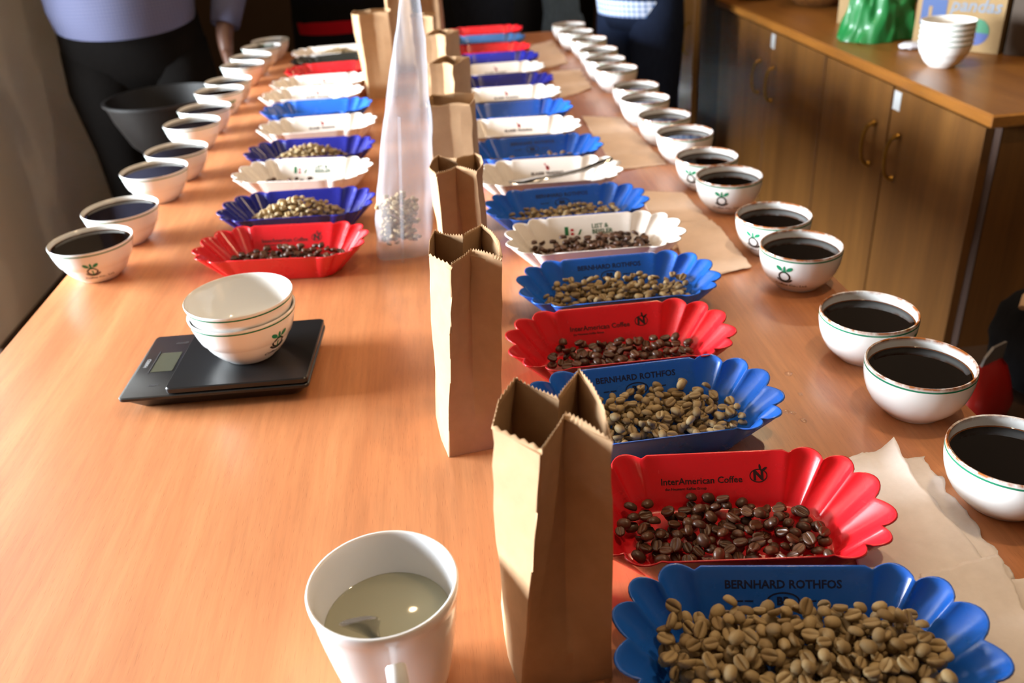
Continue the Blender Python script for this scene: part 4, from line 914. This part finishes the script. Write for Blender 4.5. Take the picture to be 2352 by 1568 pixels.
# ------------------------------------------------------------------ people
def person(loc, rz, label, shirt, trouser, skin, h=1.70, belly=0.0, width=1.0, hem=0.86, armL=None, armR=None, belt=True, hairc=(20, 16, 14), tuck=True, sleeve=0.9):
    """local frame: feet at the origin, facing -y; armL is the arm on +x"""
    t = tag(empty('person', loc, rz), label, 'person'); s = h / 1.70; W = width
    skinm = mat('skin_' + skin[0], skin[1], 0.5, Subsurface_Weight=0.0)
    hip, sh = 0.90 * s, 1.40 * s
    armL = armL or [(0.25 * W, 0.02, 1.12 * s), (0.27 * W, -0.03, 0.86 * s)]; armR = armR or [(-0.25 * W, 0.02, 1.12 * s), (-0.27 * W, -0.03, 0.86 * s)]
    # continuous body: joints with radii, grown with a skin modifier
    V = [(0, 0, hip), (0, 0, 1.12 * s), (0, 0, 1.32 * s), (0, 0, sh + 0.04), (0, -0.005, 1.49 * s), (0, -0.02, 1.56 * s), (0, -0.018, 1.64 * s)]
    rad = [0.12, 0.12, 0.12, 0.075, 0.052, 0.074, 0.072]; E = [(0, 1), (1, 2), (2, 3), (3, 4), (4, 5), (5, 6)]
    def chain(start, pts, rr):
        last = start
        for p, r in zip(pts, rr): V.append(p); rad.append(r); E.append((last, len(V) - 1)); last = len(V) - 1
        return last
    for sg, arm in ((1, armL), (-1, armR)):
        shp = (0.18 * W * sg, 0, sh - 0.01); el, wr = Vector(arm[0]), Vector(arm[1])
        wi = chain(3, [shp, tuple(el), tuple(wr)], [0.055, 0.040, 0.027])
        d = (Vector(arm[2]) - wr).normalized() if len(arm) > 2 else (wr - el).normalized()
        side = Vector((-sg, 0, 0)) if abs(d.z) > 0.5 else d.cross(Vector((0, 0, 1))).normalized() * (-sg)
        fw = d.cross(side).normalized(); side = (Vector((0, -1, 0)) - d * d.dot(Vector((0, -1, 0)))).normalized() if abs(d.y) < 0.8 else Vector((-sg, 0, 0))
        fw = d.cross(side).normalized()
        pm = chain(wi, [tuple(wr + d * 0.05)], [0.030])
        for q, ln in zip((-1.5, -0.5, 0.5, 1.5), (0.062, 0.075, 0.080, 0.070)):
            b = wr + d * 0.085 + side * (0.019 * q); chain(pm, [tuple(b), tuple(b + d * ln * 0.5 - fw * 0.004), tuple(b + d * ln - fw * 0.016)], [0.0105, 0.0092, 0.0075])
        b = wr + d * 0.045 + side * 0.034; chain(pm, [tuple(b), tuple(b + d * 0.030 + side * 0.016), tuple(b + d * 0.056 + side * 0.020)], [0.0125, 0.0105, 0.008])
    for sg in (1, -1): chain(0, [(0.095 * W * sg, 0, hip - 0.06), (0.10 * W * sg, -0.01, 0.48 * s), (0.105 * W * sg, 0.015, 0.10), (0.11 * W * sg, -0.06, 0.05)], [0.085, 0.055, 0.04, 0.035])
    me = bpy.data.meshes.new('body'); me.from_pydata(V, E, []); me.materials.append(skinm)
    o = link_obj('body', me, t); o.modifiers.new('skin', 'SKIN')
    sv = me.skin_vertices[0].data
    for i, r in enumerate(rad): sv[i].radius = (r, r); sv[i].use_root = i == 0
    o.modifiers['skin'].use_smooth_shade = True; o.modifiers.new('smooth', 'SUBSURF').levels = 1; o.modifiers['smooth'].render_levels = 2
    n = 40
    def oval(z, rx, ry, cy=0.0, droop=0.0):
        return [(rx * math.cos(2 * math.pi * j / n), cy + ry * math.sin(2 * math.pi * j / n), z - droop * max(0, -math.sin(2 * math.pi * j / n))) for j in range(n)]
    b = belly
    fold = lambda z, j: 0.006 * noise.noise((j * 0.35, z * 14, rz * 5 + 2))
    rg = []
    for z, rx, ry, cy, dp in ((hem, 0.178, 0.128 + b * 0.85, -b * 0.55, 0.03 if b else 0.0), (hem + 0.05, 0.186, 0.132 + b, -b * 0.6, 0.02 if b else 0), (hem + 0.14, 0.186, 0.132 + b, -b * 0.6, 0), (1.15 * s, 0.180, 0.128 + b * 0.7, -b * 0.4, 0), (1.27 * s, 0.186, 0.124 + b * 0.2, 0, 0), (1.37 * s, 0.190, 0.112, 0, 0), (1.425 * s, 0.150, 0.085, 0, 0), (1.455 * s, 0.075, 0.068, 0, 0)):
        ov = oval(z, rx * W, ry, cy, dp); rg.append([(x * (1 + fold(z, j) * 4), y * (1 + fold(z, j + 9) * 4), zz) for j, (x, y, zz) in enumerate(ov)])
    sh_ = MB().rings(rg, cap0=False, cap1=False)
    for sg, arm in ((1, armL), (-1, armR)):
        a0 = Vector((0.165 * W * sg, 0, sh - 0.015)); el, wr = Vector(arm[0]), Vector(arm[1]); e2 = el + (wr - el) * sleeve
        pts = [a0, a0.lerp(el, 0.35), a0.lerp(el, 0.75), el, el.lerp(e2, 0.35), el.lerp(e2, 0.75), e2]
        sh_.tube(pts, [0.075, 0.068, 0.060, 0.056, 0.052, 0.046, 0.042], 16)
    sh_.build('shirt', shirt, t, angle=None)
    rg = [oval(hip + 0.11, 0.170 * W, 0.118 + b * 0.5, -b * 0.25), oval(hip + 0.04, 0.182 * W, 0.128 + b * 0.4, -b * 0.2), oval(hip - 0.05, 0.188 * W, 0.134 + b * 0.2, 0), oval(hip - 0.10, 0.184 * W, 0.118, 0), oval(hip - 0.16, 0.172 * W, 0.092, 0)]
    tr = MB().rings(rg, cap0=False, cap1=True)
    for sg in (1, -1):
        c = lambda k: 0.092 * W * sg + 0.012 * sg * k
        tr.tube([(c(0), 0, hip - 0.04), (c(.2), 0, hip - 0.16), (c(.5), -0.005, 0.55 * s), (c(.7), 0, 0.45 * s), (c(.9), 0.012, 0.22), (c(1), 0.012, 0.045)], [0.098 * W, 0.104 * W, 0.082, 0.075, 0.066, 0.068], 18)
    tr.build('trousers', trouser, t, angle=None)
    if belt:
        MB().rings([[(x * 1.02, y * 1.02, z) for x, y, z in oval(hip + q, 0.172 * W, 0.120 + b * 0.5, -b * 0.25)] for q in (0.055, 0.090)], cap0=False, cap1=False).build('belt', mat('black_leather', srgb(16, 13, 12), 0.4), t)
    for sg in (1, -1):
        MB().rings([[(0.11 * W * sg + 0.045 * kx * math.cos(2 * math.pi * j / 18), -0.055 + 0.135 * ky * math.sin(2 * math.pi * j / 18), z) for j in range(18)] for z, kx, ky in ((0.0, 0.95, 1.0), (0.02, 1, 1.02), (0.045, 0.95, 0.9), (0.07, 0.8, 0.62), (0.085, 0.7, 0.45))]).build('shoe', mat('dark_shoe', srgb(22, 18, 16), 0.4), t)
    # head details
    hz = 1.60 * s
    hr = []
    for i in range(11):
        ph = math.pi * i / 18; hr.append([(0.079 * math.sin(ph + 0.02) * math.cos(2 * math.pi * j / 24), -0.005 + 0.098 * math.sin(ph + 0.02) * math.sin(2 * math.pi * j / 24) + (0.02 if math.sin(2 * math.pi * j / 24) < -0.3 else 0.0), hz + 0.025 + 0.098 * math.cos(ph)) for j in range(24)])
    MB().rings(hr).build('hair', mat('dark_hair', srgb(*hairc), 0.8), t)
    MB().lathe([(0.001, 0.014), (0.008, 0.008), (0.0115, -0.004), (0.010, -0.016), (0.002, -0.020)], 12, c=(0, -0.098)).build('nose', skinm, t, loc=(0, 0, hz - 0.02))
    for sg in (1, -1):
        MB().lathe([(0.001, -0.010), (0.008, -0.006), (0.0105, 0), (0.008, 0.006), (0.001, 0.010)], 12).build('eye', mat('eye_white', srgb(210, 205, 198), 0.2), t, loc=(0.03 * sg, -0.082, hz))
        MB().lathe([(0.004, -0.030), (0.010, -0.020), (0.012, 0.008), (0.009, 0.026), (0.002, 0.030)], 12).build('ear', skinm, t, loc=(0.082 * sg, 0.0, hz - 0.005))
    MB().tube([(-0.024, -0.084, hz - 0.062), (-0.01, -0.092, hz - 0.058), (0.01, -0.092, hz - 0.058), (0.024, -0.084, hz - 0.062)], [0.003, 0.006, 0.006, 0.003], 8).build('mouth', mat('lips', srgb(96, 52, 44), 0.5), t)
    return t
SK = ('deep_brown', srgb(82, 50, 34))
M_CHECK = cloth('blue_white_check', srgb(98, 99, 122), 'check', srgb(66, 72, 100), 110.0)
M_PLAID = cloth('blue_plaid', srgb(206, 214, 230), 'check', srgb(76, 112, 170), 62.0)
M_STRIPE = cloth('black_red_stripes', srgb(16, 15, 20), 'stripe', srgb(150, 12, 26), [(0.822, 0.032), (0.706, 0.026), (0.99, 0.03), (1.11, 0.03), (1.23, 0.03)])
M_DARKTR = cloth('charcoal_trousers', srgb(17, 15, 14)); M_JEANS = cloth('dark_blue_jeans', srgb(28, 36, 56)); M_BLACKTOP = cloth('black_jacket', srgb(22, 22, 26)); M_LIGHTBLUE = cloth('light_blue_shirt', srgb(128, 158, 196))
person((-0.885, 2.83, 0), R(12), 'heavy man in checked pale blue shirt and charcoal trousers standing left of the table', M_CHECK, M_DARKTR, SK, h=1.70, belly=0.07, width=1.10, hem=0.935,
       armL=[(0.325, -0.02, 1.04), (0.262, -0.115, 0.875), (0.258, -0.128, 0.70)], armR=[(-0.24, 0.12, 1.12), (-0.06, 0.20, 0.98), (0.05, 0.2, 0.95)], sleeve=0.85)
person((-0.30, 3.30, 0), R(0), 'person in a black and red striped sweater standing at the far end of the table', M_STRIPE, M_DARKTR, SK, h=1.68, hem=0.66, width=0.92, belt=False,
       armL=[(0.23, -0.06, 1.16), (0.06, -0.21, 1.18), (-0.1, -0.24, 1.2)], armR=[(-0.23, -0.06, 1.14), (-0.06, -0.23, 1.12), (0.1, -0.26, 1.13)])
person((0.215, 3.46, 0), R(-4), 'person in plain black clothes standing behind the far right trays', M_BLACKTOP, M_DARKTR, SK, h=1.74, hem=0.70, width=1.12, belt=False, armL=[(0.23, -0.06, 1.16), (0.06, -0.21, 1.18), (-0.1, -0.24, 1.2)], armR=[(-0.23, -0.06, 1.14), (-0.06, -0.23, 1.12), (0.1, -0.26, 1.13)])
person((0.72, 3.08, 0), R(-62), 'person in blue plaid shirt and dark jeans standing right of the far bowls', M_PLAID, M_JEANS, SK, h=1.72, hem=0.80, width=0.90, belt=False, armL=[(0.22, 0.10, 1.16), (0.20, 0.0, 1.06), (0.19, -0.1, 1.02)], armR=[(-0.22, 0.10, 1.16), (-0.20, 0.0, 1.06), (-0.19, -0.1, 1.02)])
person((0.575, 4.15, 0), R(-20), 'person in a light blue shirt mostly hidden behind the one in black', M_LIGHTBLUE, M_DARKTR, SK, h=1.70, hem=0.58, width=0.95, belt=False, armL=[(0.23, -0.06, 1.16), (0.06, -0.21, 1.18), (-0.1, -0.24, 1.2)], armR=[(-0.23, -0.06, 1.14), (-0.06, -0.23, 1.12), (0.1, -0.26, 1.13)])
